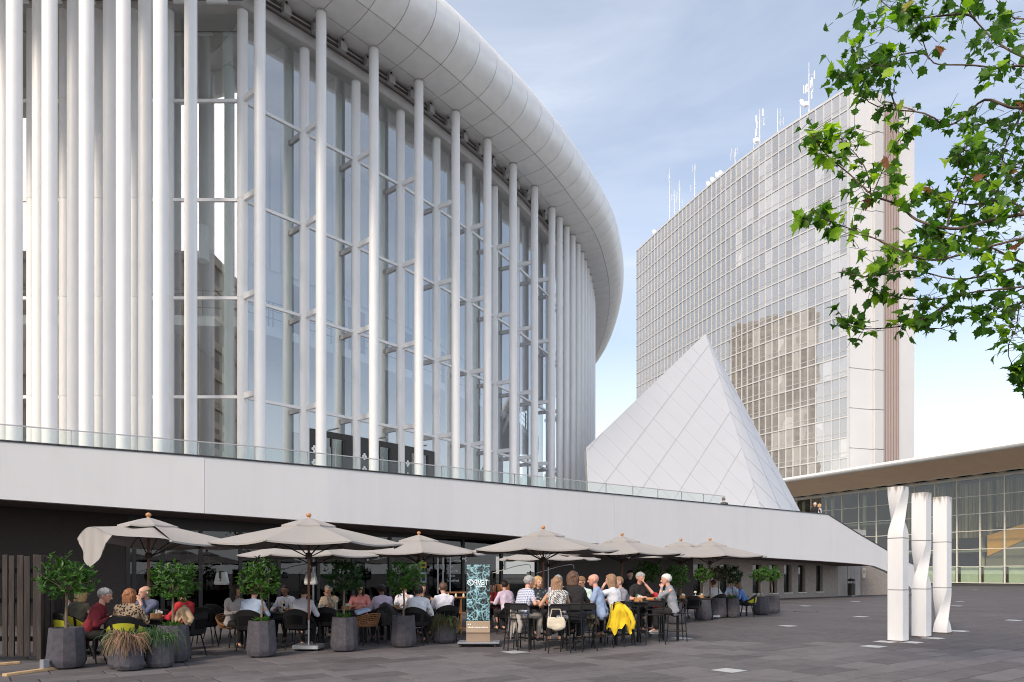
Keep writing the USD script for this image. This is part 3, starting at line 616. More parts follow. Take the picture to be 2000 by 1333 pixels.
# antennas on the roof
def roof_at(x):
    k = (x-CX)/FOC
    for i in range(NB):
        a, b = tf[i], tf[i+1]
        if (a[0]/a[1]-k)*(b[0]/b[1]-k) <= 0:
            t = (k*a[1]-a[0])/((b[0]-a[0])-k*(b[1]-a[1])); return a+(b-a)*t
    return tf[0]
pm('mast_metal', (0.62, 0.62, 0.63), r=0.5); pm('mast_red', (0.45, 0.12, 0.07), r=0.5)
def antenna(x, htop, kind, label):
    p = roof_at(x)*1.02; Y = p[1]; t = thing('antenna', label, 'antenna', (p[0], p[1], TZ-0.25), group='antennas on the tower roof')
    h = EYE+(HY-htop)/FOC*Y-TZ+0.25; 
    if kind == 'dish':
        obj('pole', tube([(0, 0, 0), (0, 0, h)], 0.10, 6), 'mast_metal', t)
        obj('dish', moved(lathe([(0.05, 0), (0.45, 0.10), (0.75, 0.32), (0.78, 0.36), (0.4, 0.42), (0.02, 0.42)], 14), (0.1, -0.2, h-0.5), rx=math.pi/2-0.1, rz=0.4), 'opal', t, smooth=40); return
    obj('pole', tube([(0, 0, 0), (0, 0, h*0.6), (0, 0, h)], [0.14, 0.11, 0.05], 6), 'mast_metal', t)
    rr = random.Random(int(x)); n = 4 if kind == 'mast' else 8
    for k in range(n):
        z = h*rr.uniform(0.35, 0.9); a = rr.uniform(0, TAU); l = rr.uniform(0.6, 1.3); e = (l*math.cos(a), l*math.sin(a), z)
        obj('arm', tube([(0, 0, z), e], 0.05, 5), 'mast_metal', t)
        if kind == 'mast': obj('dipole', tube([(e[0], e[1], z-0.8), (e[0], e[1], z+1.1)], 0.05, 5), 'mast_metal', t)
        else: obj('aerial_panel', moved(cbox(-0.16, 0.16, -0.1, 0.1, -0.9, 0.9, 0.03), e, rz=a+1.57), 'opal', t)
    if kind == 'big':
        obj('drum', lathe([(0.45, h*0.25), (0.5, h*0.25+0.1), (0.5, h*0.25+0.8), (0.2, h*0.25+1.0)], 12, (-0.8, -0.3, 0)), 'opal', t)
        obj('base', lathe([(0.35, 0), (0.3, 1.6)], 8), 'mast_red', t)
ANT = [(1308, 327, 'mast', 'leftmost slim antenna mast on the tower roof'), (1318, 372, 'mast', 'short antenna mast just right of the leftmost mast on the tower roof'), (1327, 352, 'mast', 'slim antenna mast third from the left on the tower roof'), (1357, 320, 'mast', 'tall thin antenna mast with side dipoles left of the small dishes on the roof'),
       (1381, 358, 'dish', 'leftmost small white dish on the tower roof edge'), (1389, 350, 'dish', 'small white dish second from left on the tower roof edge'), (1398, 341, 'dish', 'small white dish third from left on the tower roof edge'), (1405, 337, 'dish', 'small white dish nearest to the short red mast on the tower roof'),
       (1436, 289, 'mast', 'short antenna mast between the row of dishes and the big clustered mast'), (1472, 275, 'dish', 'larger white drum dish left of the big clustered mast on the tower'), (1484, 213, 'big', 'big clustered antenna mast with many panels at the middle of the tower roof'), (1519, 212, 'mast', 'thin double antenna alone between the two big clustered masts'),
       (1563, 199, 'dish', 'white dish on a pole just left of the tallest antenna mast'), (1580, 122, 'big', 'tallest antenna mast with aerial panels near the right end of the tower roof'), (1276, 452, 'dish', 'small camera like unit at the far left end of the tower roof')]
for a in ANT: antenna(*a)

# ---------------------------------------------------------------- canopy building on the right
pm('canopy_white', (0.78, 0.76, 0.72), r=0.45, var=0.02)
pm('canopy_bounce_lit', (0.90, 0.66, 0.48), r=0.6, var=0.04, scale=0.6)  # warm bounce light put into the colour of a white soffit
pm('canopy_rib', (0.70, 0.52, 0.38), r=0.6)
pm('frame_pale', (0.62, 0.60, 0.52), r=0.4)
M['curtain_tan'] = usdkit.material(stage, '/World/Looks/curtain_tan', {'g': ('geometry', {}), 'mp': ('mapping', {'scale': (1.6, 1.6, 0.03)}), 'n': ('noise_texture', {'scale': 1.6, 'detail': 4.0, 'roughness': 0.7}), 'r': ('rgb_ramp', {'ramp': [(0.36, (0.05, 0.038, 0.025)), (0.5, (0.16, 0.125, 0.08)), (0.62, (0.46, 0.40, 0.29))]}), 'p': ('principled_bsdf', {'roughness': 0.9})}, [('g.position', 'mp.vector'), ('mp.vector', 'n.vector'), ('n.fac', 'r.fac'), ('r.color', 'p.base_color')], surface='p.BSDF')
pm('inside_dark', (0.05, 0.042, 0.035), r=0.8); pm('inside_floor', (0.30, 0.30, 0.27), r=0.7)
pm('stair_orange', (0.75, 0.36, 0.06), r=0.6); pm('pale_green', (0.64, 0.70, 0.64), r=0.4, var=0.06, scale=1.0)
pm('pillar_yellow', (0.50, 0.48, 0.38), r=0.5); pm('ramp_grey', (0.22, 0.20, 0.18), r=0.8)
ev = np.array([74.3-57.0, 104.0-142.0]); evl = np.linalg.norm(ev); ev = ev/evl; eo = np.array([57.0, 142.0])-ev*8   # along the glass wall towards the viewer
en = np.array([ev[1], -ev[0]]); en = en if en[0] < 0 else -en; es = 1 if np.dot([ev[1], -ev[0]], en) > 0 else -1      # out of the glass wall
conv = thing('conference_centre', 'glass fronted building under a sweeping canopy with white soffit coloured brown for warm bounce light at the right edge', 'building')
LEN = 74; ZG = 16.1
def cb(u0, u1, n0, n1, z0, z1): return obox(eo, ev, u0, u1, min(n0*es, n1*es), max(n0*es, n1*es), z0, z1)
rows = [0.12, 2.65, 5.3, 8.1, 10.75, 13.45, ZG]
bays = int(LEN/3.62)
for k in range(bays+1):
    u = k*3.62; obj('mullion', cb(u-0.09, u+0.09, -0.12, 0.10, 0.05, ZG), 'frame_pale', conv)
    if k < bays:
        for j in range(6): obj('pane', cb(u+0.10, u+3.52, -0.02, 0.0, rows[j]+0.06, rows[j+1]-0.06), 'canopy_glass' , conv)
        obj('low_panel', cb(u+0.30, u+3.32, -0.55, -0.45, 0.12, 2.55), 'pale_green', conv)
        obj('base_post', cb(u-0.32, u+0.26, -0.40, -0.14, 0.05, 2.6), 'inside_dark', conv)
for z in rows: obj('transom', cb(0, LEN, -0.10, 0.13, z-0.05, z+0.05), 'frame_pale', conv)
# inside: floors, folds of curtain, pillars, stair
obj('back_wall', cb(0, LEN, -14, -13.7, 0, 18), 'inside_dark', conv)
for z in (5.3, 10.75): obj('floor', cb(0, LEN, -13.6, -3.0, z-0.35, z), 'inside_floor', conv)
obj('end_wall', cb(-0.3, 0, -14, 0, 0, 18), 'inside_dark', conv)
for u0, u1 in ((27, 34), (34.5, 44), (44.5, 56), (57, 70)):
    uu = np.linspace(u0, u1, int((u1-u0)*16)); ph = R.random()*9
    gg = np.array([[[*(eo+ev*u+en*(-2.2+0.16*math.sin(u*5.1+ph)+0.07*math.sin(u*11.7))), z] for z in (7.2 if u0 < 40 else 8.6, ZG-0.2)] for u in uu]); obj('curtain', sheet(gg), 'curtain_tan', conv, smooth=True)
for u in np.arange(5, LEN, 7.24):
    q = eo+ev*u-en*4.2; obj('pillar', lathe([(0.32, 0), (0.32, ZG)], 12, (q[0], q[1], 0)), 'pillar_yellow', conv, smooth=40)
q0, q1 = eo+ev*43.5-en*1.6, eo+ev*56-en*1.6
obj('stair_flank', (np.array([[*q0, 4.2], [*q1, 9.6], [*q1, 10.9], [*q0, 7.4], [*(q0-en*1.5), 4.2], [*(q1-en*1.5), 9.6], [*(q1-en*1.5), 10.9], [*(q0-en*1.5), 7.4]]), np.array([[0, 1, 2], [0, 2, 3], [4, 6, 5], [4, 7, 6], [3, 2, 6], [3, 6, 7], [0, 3, 7], [0, 7, 4]])), 'stair_orange', conv)
obj('ramp', (np.array([[*(q0+en*0.3), 0.4], [*(q1+en*0.3), 0.4], [*(q1+en*0.3), 9.4], [*(q0+en*0.3), 4.0], [*(q0-en*1.5), 0.4], [*(q1-en*1.5), 0.4], [*(q1-en*1.5), 9.4], [*(q0-en*1.5), 4.0]]), np.array([[0, 1, 2], [0, 2, 3], [3, 2, 6], [3, 6, 7], [0, 3, 7], [0, 7, 4]])), 'ramp_grey', conv)
# canopy: soffit panels, dark slots by the glass, rounded white edge
can = thing('canopy', parent=conv)
def sof(n): return ZG+0.55+(n-1.6)/8.4*1.80
for k in range(bays):
    u = k*3.62
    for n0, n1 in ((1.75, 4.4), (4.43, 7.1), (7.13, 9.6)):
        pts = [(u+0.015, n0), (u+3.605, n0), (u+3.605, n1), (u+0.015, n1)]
        v = np.array([[*(eo+ev*a+en*b), sof(b)+h] for h in (0, 0.06) for a, b in pts]); obj('soffit_panel', (v, cb(0, 1, 0, 1, 0, 1)[1]*0+np.array([[0, 1, 2], [0, 2, 3], [4, 6, 5], [4, 7, 6], [0, 5, 1], [0, 4, 5], [2, 7, 3], [2, 6, 7], [0, 3, 7], [0, 7, 4], [1, 5, 6], [1, 6, 2]])), 'canopy_bounce_lit', can)
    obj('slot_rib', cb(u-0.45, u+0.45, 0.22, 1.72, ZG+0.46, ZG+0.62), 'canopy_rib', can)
obj('slot_backing', cb(-4, LEN, 0.0, 1.75, ZG+0.75, ZG+0.9), 'inside_dark', can)
obj('fascia', cb(-4, LEN, -0.12, 0.0, ZG+0.05, ZG+0.9), 'inside_dark', can)
obj('slot_edge', [cb(-4, LEN, 0.14, 0.24, ZG+0.0, ZG+0.5), cb(-4, LEN, 1.66, 1.745, ZG+0.5, ZG+0.75)], 'frame_pale', can)
obj('soffit_backing', (lambda v: (v, np.array([[0, 1, 2], [0, 2, 3]])))(np.array([[*(eo+ev*a+en*b), sof(b)+0.065] for a, b in ((-4, 1.7), (LEN, 1.7), (LEN, 9.62), (-4, 9.62))])), 'seam_dark', can)
nose = [(9.6, sof(9.6)-0.01), (9.95, sof(9.6)+0.05), (10.2, sof(9.6)+0.22), (10.3, sof(9.6)+0.45), (10.2, sof(9.6)+0.68), (9.8, sof(9.6)+0.85), (9.0, sof(9.6)+0.92), (-16, sof(9.6)+2.0)]
obj('edge', sheet(np.array([[[*(eo+ev*u+en*n), z] for n, z in nose] for u in (-4, 20, 44, LEN)])), 'canopy_white', can, smooth=40)

# ---------------------------------------------------------------- neighbours outside the picture that show up in the glass
M['far_block'] = usdkit.material(stage, '/World/Looks/far_block', {'tc': ('geometry', {}), 'sx': ('separate_xyz', {}), 'ad': ('math', {'math_type': 'add'}), 'cx': ('combine_xyz', {}),
    'b': ('brick_texture', {'offset': 0.0, 'scale': 1.0, 'brick_width': 2.6, 'row_height': 3.6, 'mortar_size': 0.45, 'color1': (0.16, 0.12, 0.08), 'color2': (0.38, 0.30, 0.20), 'mortar': (0.60, 0.48, 0.34)}), 'p': ('principled_bsdf', {'roughness': 0.6})},
    [('tc.position', 'sx.vector'), ('sx.x', 'ad.value1'), ('sx.y', 'ad.value2'), ('ad.value', 'cx.x'), ('sx.z', 'cx.y'), ('cx.vector', 'b.vector'), ('b.color', 'p.base_color')], surface='p.BSDF')
pm('block_brown', (0.50, 0.38, 0.26), r=0.7)
def reflect_from(x, y):
    q = roof_at(x); Y = q[1]; z = EYE+(HY-y)/FOC*Y
    i = int(np.argmin(np.hypot(*(tf-q).T))); i = min(i, NB-1); d = tf[i+1]-tf[i]; n = np.array([d[1], -d[0]]); n /= np.linalg.norm(n)
    v = np.array([(x-CX)/FOC, 1.0, (HY-y)/FOC]); v[:2] -= 2*np.dot(v[:2], n)*n
    return np.array([q[0], q[1], z]), v
qa, va = reflect_from(1432, 640); qb, vb = reflect_from(1600, 625)
pa, pb = qa+va*70.0, qb+vb*76.0; hb = max(pa[2], pb[2])
du = (pb-pa)[:2]; Lb_ = np.linalg.norm(du); du = du/Lb_; dn = np.array([-du[1], du[0]]); dn = dn if dn[0] < 0 else -dn
def block(name, label, corners, h, floors):
    t = thing(name, label, 'building'); poly = Polygon([tuple(c) for c in corners])
    obj('wall', prism(poly, 0, h-1.2), 'far_block', t); obj('roof', prism(poly.buffer(0.4, join_style=2), h-1.2, h), 'block_brown', t)
    ex = list(poly.buffer(0.25, join_style=2).exterior.coords)
    for j in range(1, floors): obj('floor_band', prism(poly.buffer(0.25, join_style=2), h*j/floors-0.35, h*j/floors+0.35), 'block_brown', t)
block('neighbour_block', 'brown office block behind the concert hall, seen only mirrored in the tower glass', [pa[:2], pb[:2], pb[:2]+dn*16, pa[:2]+dn*16], hb, 17)
block('opposite_block', 'brown office block across the square, seen only mirrored in the concert hall glass', [(-92, -42), (-40, -42), (-40, -60), (-92, -60)], 44, 11)
# ---------------------------------------------------------------- twisted white pillars
def pillar_piece(z0, z1, a, t0, t1, n=28):
    zs = np.linspace(z0, z1, n if t0 != t1 else 2); v, f = [], []; c = 0.012; ring_ = []
    for sx, sy in ((-1, -1), (1, -1), (1, 1), (-1, 1)):
        for q in ((sx*(a-c), sy*a), (sx*a, sy*(a-c))) if sx*sy < 0 else ((sx*a, sy*(a-c)), (sx*(a-c), sy*a)): ring_.append(q)
    ring_ = sorted(ring_, key=lambda q: math.atan2(q[1], q[0])); ring_ = np.array(ring_); m = len(ring_)
    for i, z in enumerate(zs):
        s = (z-z0)/(z1-z0); s = s*s*(3-2*s); t = t0+(t1-t0)*s
        if t0 != t1: pinch = 1-0.24*math.sin(math.pi*(z-z0)/(z1-z0))**2
        else: pinch = 1
        cs, sn_ = math.cos(t), math.sin(t); v += [[pinch*(x*cs-y*sn_), pinch*(x*sn_+y*cs), z] for x, y in ring_]
    for i in range(len(zs)-1):
        for k in range(m):
            a_, b_ = i*m+k, i*m+(k+1) % m; f += [[a_, b_, b_+m], [a_, b_+m, a_+m]]
    for i in (0, len(zs)-1):
        for k in range(1, m-1): f.append([i*m, i*m+k+1, i*m+k] if i == 0 else [i*m, i*m+k, i*m+k+1])
    return np.array(v), np.array(f)
M['pillar_white'] = usdkit.material(stage, '/World/Looks/pillar_white', {
    'g': ('geometry', {}), 'sx': ('separate_xyz', {}), 'mp': ('mapping', {'scale': (14, 14, 1.6)}), 'n': ('noise_texture', {'scale': 1.0, 'detail': 5.0}), 'n2': ('noise_texture', {'scale': 2.2, 'detail': 4.0}),
    'top': ('map_range', {'from_min': 3.25, 'from_max': 3.72, 'to_min': 0.0, 'to_max': 0.62, 'clamp': True}), 'ad': ('math', {'math_type': 'add'}), 'r': ('rgb_ramp', {'ramp': [(0.0, (0.73, 0.725, 0.725)), (0.80, (0.68, 0.675, 0.675)), (0.95, (0.48, 0.455, 0.43)), (1.0, (0.32, 0.285, 0.25))]}),
    'p': ('principled_bsdf', {'roughness': 0.6})},
    [('g.position', 'sx.vector'), ('g.position', 'mp.vector'), ('mp.vector', 'n.vector'), ('sx.z', 'top.value'), ('top.result', 'ad.value1'), ('n.fac', 'ad.value2'), ('ad.value', 'r.fac'), ('r.color', 'p.base_color')], surface='p.BSDF')
pm('pillar_joint', (0.10, 0.08, 0.07), r=0.9)
for k, (x, y, h, lab) in enumerate(((1754, 1253, 3.63, 'tallest looking white pillar of three, twisted in its top third'), (1799.5, 1244.5, 3.62, 'middle white pillar of three, twisted in its middle third'), (1840, 1237, 3.64, 'rear white pillar of three, twisted in its bottom third'))):
    t = thing('pillar', lab+', standing on the square', 'pillar', G(x, y), math.radians(39), 'three white pillars'); a = 0.172
    for j in range(3):
        tw = (j == 2-k); z0, z1 = h*j/3+(0.03 if j == 0 else 0.008), h*(j+1)/3-0.008
        obj('segment', pillar_piece(z0, z1, a, 0, math.pi/2 if tw else 0), 'pillar_white', t, smooth=35 if tw else False)
        if j: obj('joint', box(-a+.02, a-.02, -a+.02, a-.02, h*j/3-0.01, h*j/3+0.01), 'pillar_joint', t)
    obj('foot', box(-a-.01, a+.01, -a-.01, a+.01, 0, 0.028), 'pillar_joint', t)

# ---------------------------------------------------------------- lights let into the paving, manhole
M['floor_opal'] = pm('floor_opal', (0.44, 0.45, 0.45), r=0.35, var=0.08, scale=6)
LIGHTS = [(1424, 1310, 'square glass light in the paving nearest to the viewer'), (1706, 1263, 'square paving light in front of the nearest twisted pillar'), (1730, 1254, 'paving light at the left foot of the nearest pillar'), (1779, 1255, 'paving light between the nearest and the middle pillar'),
          (1822, 1247, 'paving light between the middle and the rear pillar'), (1872, 1233, 'paving light just right of the rear pillar'), (1980, 1212, 'paving light near the right edge of the photo'), (1681, 1205, 'paving light alone left of the pillars, mid square'), (1875, 1175, 'paving light far behind the rear pillar'), (1868, 1184, 'paving light second behind the rear pillar'),
          (1671, 1175, 'paving light far off in front of the grey doors'), (1573, 1184, 'paving light beyond the manhole cover'), (1538, 1223, 'paving light in the middle of the square right of the planters'), (1331, 1247, 'paving light beside the stool of the man in grey'), (1005, 1274, 'paving light in front of the left end of the high table'), (1449, 1194, 'paving light under the lime chair'), (1905, 1152, 'farthest paving light before the glass building')]
for x, y, lab in LIGHTS:
    q = G(x, y); s = 0.19
    t = thing('paving_light', lab, 'ground light', q, math.atan2(UD[1], UD[0]), 'square lights in the paving')
    obj('lens', cbox(-s, s, -s, s, -0.004, 0.007, 0.003), 'floor_opal', t); obj('rim', [box(-s-.015, s+.015, -s-.015, -s, -0.004, 0.005), box(-s-.015, s+.015, s, s+.015, -0.004, 0.005), box(-s-.015, -s, -s, s, -0.004, 0.005), box(s, s+.015, -s, s, -0.004, 0.005)], 'galvanised', t)
t = thing('manhole_cover', 'dark round manhole cover in the square right of the planters', 'manhole', G(1574, 1195)); obj('lid', lathe([(0.42, -0.01), (0.42, 0.010), (0.40, 0.013)], 28), 'dark_metal', t); obj('ring', lathe([(0.50, -0.01), (0.50, 0.006), (0.43, 0.006)], 28), 'joint', t)

# ---------------------------------------------------------------- litter bin, notice
q = fw(1648)+ND*0.55; t = thing('litter_bin', 'black litter bin with hooded top before the grey doors', 'bin', (q[0], q[1], 0), math.atan2(UD[1], UD[0]))
obj('body', lathe([(0.20, 0.06), (0.24, 0.1), (0.25, 0.85), (0.22, 0.9)], 12), 'dark_metal', t, smooth=30); obj('hood', lathe([(0.25, 1.05), (0.26, 1.1), (0.2, 1.2), (0.05, 1.24)], 12), 'dark_metal', t, smooth=30)
obj('post', [tube([(s*0.2, 0, 0.0), (s*0.2, 0, 1.08)], 0.02, 6) for s in (-1, 1)], 'dark_metal', t); obj('ashtray', lathe([(0.09, 1.24), (0.09, 1.30)], 10), 'grey_steel', t); obj('base', cbox(-0.2, 0.2, -0.14, 0.14, 0.0, 0.06), 'galvanised', t)
p = fw(1687); pm('notice_paper', (0.62, 0.60, 0.55), r=0.7); pm('notice_ink', (0.40, 0.33, 0.26), r=0.7)
t = thing('wall_notice', 'small pale notice board on the wall right of the grey doors', 'sign', (p[0], p[1], 0), math.atan2(UD[1], UD[0]))
obj('board', box(-0.22, 0.22, -0.03, -0.002, 1.25, 1.95), 'notice_paper', t); obj('picture', box(-0.17, 0.17, -0.036, -0.031, 1.58, 1.86), 'notice_ink', t)

# ---------------------------------------------------------------- timber screen on the left
M['timber_dark'] = usdkit.material(stage, '/World/Looks/timber_dark', {'g': ('geometry', {}), 'o': ('object_info', {}), 'mp': ('mapping', {'scale': (22, 22, 1.2)}), 'n': ('noise_texture', {'scale': 1.5, 'detail': 6.0, 'roughness': 0.65}), 'k': ('voronoi_texture', {'scale': 3.0}),
    'm': ('math', {'math_type': 'multiply_add', 'value2': 0.25}), 'r': ('rgb_ramp', {'ramp': [(0.25, (0.008, 0.006, 0.005)), (0.6, (0.024, 0.017, 0.015)), (0.95, (0.075, 0.055, 0.048))]}), 'b': ('bump', {'strength': 0.4, 'distance': 0.01}), 'p': ('principled_bsdf', {'roughness': 0.8})},
    [('g.position', 'mp.vector'), ('mp.vector', 'n.vector'), ('o.random', 'm.value1'), ('n.fac', 'm.value3'), ('m.value', 'r.fac'), ('r.color', 'p.base_color'), ('n.fac', 'b.height'), ('b.normal', 'p.normal')], surface='p.BSDF')
pm('timber_pale', (0.52, 0.34, 0.18), r=0.7, var=0.2, scale=12)
fence = thing('timber_screen', 'dark stained vertical slat timber screen at the left edge', 'fence')
YFn = 13.1
for k, x in enumerate(range(-110, 78, 15)):
    p = GX(x, YFn); w = 0.050+R.uniform(-0.004, 0.006); h = 1.93+R.uniform(-0.02, 0.02); obj('slat', moved(cbox(-w, w, -0.014, 0.014, 0.08, h, 0.004), (p[0], p[1]-0.03*(k % 2), 0), ry=R.uniform(-0.004, 0.004)), 'timber_dark', fence)
for k in range(13):
    p = GX(-118+15*k+7.5, YFn+0.17); obj('back_slat', moved(cbox(-0.04, 0.04, -0.012, 0.012, 0.08, 1.9, 0.004), (p[0], p[1], 0)), 'timber_dark', fence)
xe = GX(79, YFn)[0]
for z in (0.35, 1.05, 1.6): obj('rail', cbox(GX(-140, YFn)[0], xe, YFn+0.03, YFn+0.10, z, z+0.09, 0.005), 'timber_dark', fence)
obj('end_post', cbox(xe-0.03, xe+0.05, YFn-0.06, YFn+0.04, 0.02, 1.93, 0.006), 'timber_dark', fence)
for k in range(4): obj('side_slat', cbox(xe+0.03, xe+0.055, YFn+0.06+0.16*k, YFn+0.19+0.16*k, 0.06, 1.92, 0.004), 'timber_dark', fence)
def beam_foot(x0, y0, x1, y1, lab, br):
    a, b = G(x0, y0), G(x1, y1); d = b-a; L = np.linalg.norm(d); t = thing('wooden_beam', lab, 'beam', a, math.atan2(d[1], d[0]))
    obj('plank', cbox(0, L, -0.05, 0.05, 0.0, 0.045, 0.006), 'timber_pale', t)
    if br: obj('bracket', cbox(L*0.62, L*0.62+0.11, -0.04, 0.04, 0.047, 0.19, 0.004), 'galvanised', t)
beam_foot(8, 1322, 122, 1306, 'pale timber foot with metal bracket lying in front of the timber screen', True)
beam_foot(-60, 1305, 38, 1297, 'pale timber foot at the very left, behind the bracketed one', False)

# ---------------------------------------------------------------- umbrellas
pm('canvas', (0.315, 0.295, 0.28), r=0.9, var=0.03, scale=1.5, bump=0.1, bscale=300)
pm('umbrella_wood', (0.22, 0.075, 0.035), r=0.45, var=0.15, scale=20); pm('finial_wood', (0.42, 0.20, 0.09), r=0.4)
pm('rib_wood', (0.05, 0.03, 0.022), r=0.6)
def canopy_mesh(r, ze, za, sag=0.05, n=8, rs=5, skip=(), rot=0.0, thick=0.006):
    g = []; per = 6
    for k in range(n):
        if k in skip: continue
        a0, a1 = rot+k*TAU/n, rot+(k+1)*TAU/n; gr = np.zeros((rs+1, per+1, 3))
        for i in range(rs+1):
            t = 0.11+0.89*i/rs; rr = r*t
            e0, e1 = np.array([math.cos(a0), math.sin(a0)])*rr, np.array([math.cos(a1), math.sin(a1)])*rr
            for j in range(per+1):
                s = j/per; q = e0+(e1-e0)*s; bow = math.sin(math.pi*s); q = q*(1-0.035*bow*t)
                gr[i, j] = [q[0], q[1], za-(za-ze)*(t**1.12)-sag*bow*t+0.0]
        g.append(gr)
    out = []
    for gr in g:
        v, f = sheet(gr); out.append((v, f[:, ::-1]))
        e = gr[-1]; out.append(sheet(np.stack([e, e-np.array([0, 0, 0.035])])))      # hem
    return cat_(out)
def build_umbrella(pr, broken=False, base='box', wood=True, rot=0.0):
    r, ze, za = 2.0, 2.21, 2.66
    skip = (3, 4, 5, 6) if broken else ()
    obj('canopy', canopy_mesh(r, ze, za, rot=rot, skip=skip), 'canvas', pr, smooth=25)
    obj('vent', canopy_mesh(0.58, 2.585, 2.76, 0.015, rs=3, rot=rot), 'canvas', pr, smooth=25)
    obj('finial', cat_([lathe([(0.02, 2.70), (0.05, 2.72), (0.035, 2.755), (0.03, 2.77)], 12), lathe([(0.02, 2.765), (0.05, 2.79), (0.058, 2.815), (0.045, 2.845), (0.01, 2.86)], 12)]), 'finial_wood', pr, smooth=40)
    obj('pole', lathe([(0.026, 0.62), (0.026, 2.70)], 10), 'umbrella_wood' if wood else 'galvanised', pr, smooth=40)
    obj('tube', lathe([(0.022, 0.06), (0.022, 0.64)], 10), 'galvanised', pr, smooth=40)
    for k in range(8):
        a = rot+k*TAU/8
        if broken and k in (4, 5, 6): continue
        c, s = math.cos(a), math.sin(a)
        obj('rib', tube([(c*0.04, s*0.04, za-0.06), (c*r*0.55, s*r*0.55, za-(za-ze)*0.52-0.045), (c*(r-0.03), s*(r-0.03), ze-0.025)], 0.013, 5), 'rib_wood', pr)
        obj('strut', tube([(c*0.05, s*0.05, 1.95), (c*r*0.5, s*r*0.5, za-(za-ze)*0.46-0.05)], 0.011, 5), 'rib_wood', pr)
        obj('tip', cbox(c*(r-.02)-.03, c*(r-.02)+.03, s*(r-.02)-.03, s*(r-.02)+.03, ze-.035, ze+.005), 'canvas', pr)
    obj('hub', lathe([(0.05, 1.9), (0.07, 1.92), (0.07, 2.0), (0.05, 2.03)], 10), 'rib_wood', pr)
    if base == 'box': 
        obj('base', cbox(-0.27, 0.27, -0.27, 0.27, 0.035, 0.12, 0.012), 'galvanised', pr)
        for sx in (-.2, .2):
            for sy in (-.2, .2): obj('caster', lathe([(0.03, 0), (0.035, 0.02), (0.03, 0.035)], 8, (sx, sy, 0)), 'dark_metal', pr)
    if broken:                                           # the cloth of the snapped ribs sags and hangs as a loose corner
        c0 = np.array([GX(290, 14.9)[0], 14.9, 0.0]); L_ = lambda x, y, Y: P(x, y, Y)-c0
        C = lambda d, t: np.array([math.cos(math.radians(d))*r*t, math.sin(math.radians(d))*r*t, za-(za-ze)*t**1.12])
        edge = [C(-52, 1.0), L_(300, 1050.5, 13.35), L_(218, 1045, 13.7), L_(198, 1036, 13.95), L_(176, 1029, 14.4), L_(160, 1040, 15.1), L_(166, 1052, 15.9), C(128, 1.0)]
        ec = spline(np.array(edge), 40); ap = np.array([0, 0, za]); g = np.array([[ap+(e-ap)*t+np.array([0, 0, -0.03*math.sin(math.pi*t)]) for e in ec] for t in np.linspace(0.10, 1, 9)])
        v, f = sheet(g); obj('torn_canopy', (v, f[:, ::-1]), 'canvas', pr, smooth=True)
        up = spline(np.array([L_(219, 1045.5, 13.7), L_(198, 1036.5, 13.95), L_(176, 1029.5, 14.4), L_(151, 1052, 15.0)]), 26); lo = spline(np.array([L_(206, 1062, 13.62), L_(193, 1091, 13.8), L_(173, 1107, 14.2), L_(163, 1086, 14.55), L_(152, 1056, 15.0)]), 26)
        g = np.array([[a+(b-a)*t+np.array([0.02, -0.06, 0])*math.sin(k*0.85+t)*min(t*2, 1)*(1 if 1 < k < 24 else 0.2) for k, (a, b) in enumerate(zip(up, lo))] for t in np.linspace(0, 1, 9)])
        obj('hanging_corner', shell(g, g+np.array([0.01, 0.012, 0])), 'canvas', pr, smooth=True)
proto('umbrella', lambda pr: build_umbrella(pr, rot=-0.12))
proto('umbrella_steel', lambda pr: build_umbrella(pr, wood=False, rot=0.30))
proto('umbrella_torn', lambda pr: build_umbrella(pr, broken=True, rot=math.radians(-7)))
GU = 'beige umbrellas over the cafe tables'
for x, Y, rz, pro, lab, sc in ((290, 14.9, 0.0, 'umbrella_torn', 'beige umbrella with one corner snapped and hanging, at the left', 1), (603, 14.95, 0.0, 'umbrella', 'largest looking beige umbrella, on a wooden pole with a steel box foot', 1), (818, 20.6, 0.3, 'umbrella', 'beige umbrella above the two men in pale shirts left of the lit sign', 0.98),
                           (1061, 19.0, -0.14, 'umbrella', 'beige umbrella over the crowded high table', 1), (1215, 22.4, 0.2, 'umbrella', 'beige umbrella right of the one over the crowded high table', 1), (1330, 25.9, 0.5, 'umbrella', 'beige umbrella second from the right, partly behind its neighbour', 1), (1387, 25.6, 0.1, 'umbrella', 'rightmost beige umbrella, standing by the far planters', 1),
                           (612, 18.6, 0.2, 'umbrella_steel', 'beige umbrella in the rear row hidden behind the largest one', 0.93), (1071, 26.6, 0.35, 'umbrella_steel', 'beige umbrella in the rear row under the edge of the one over the high table', 0.96)):
    copy('umbrella', pro, lab, 'umbrella', GX(x, Y), rz, GU, scale=(sc, sc, sc) if sc != 1 else None)
pm('cord', (0.03, 0.025, 0.022), r=0.8)

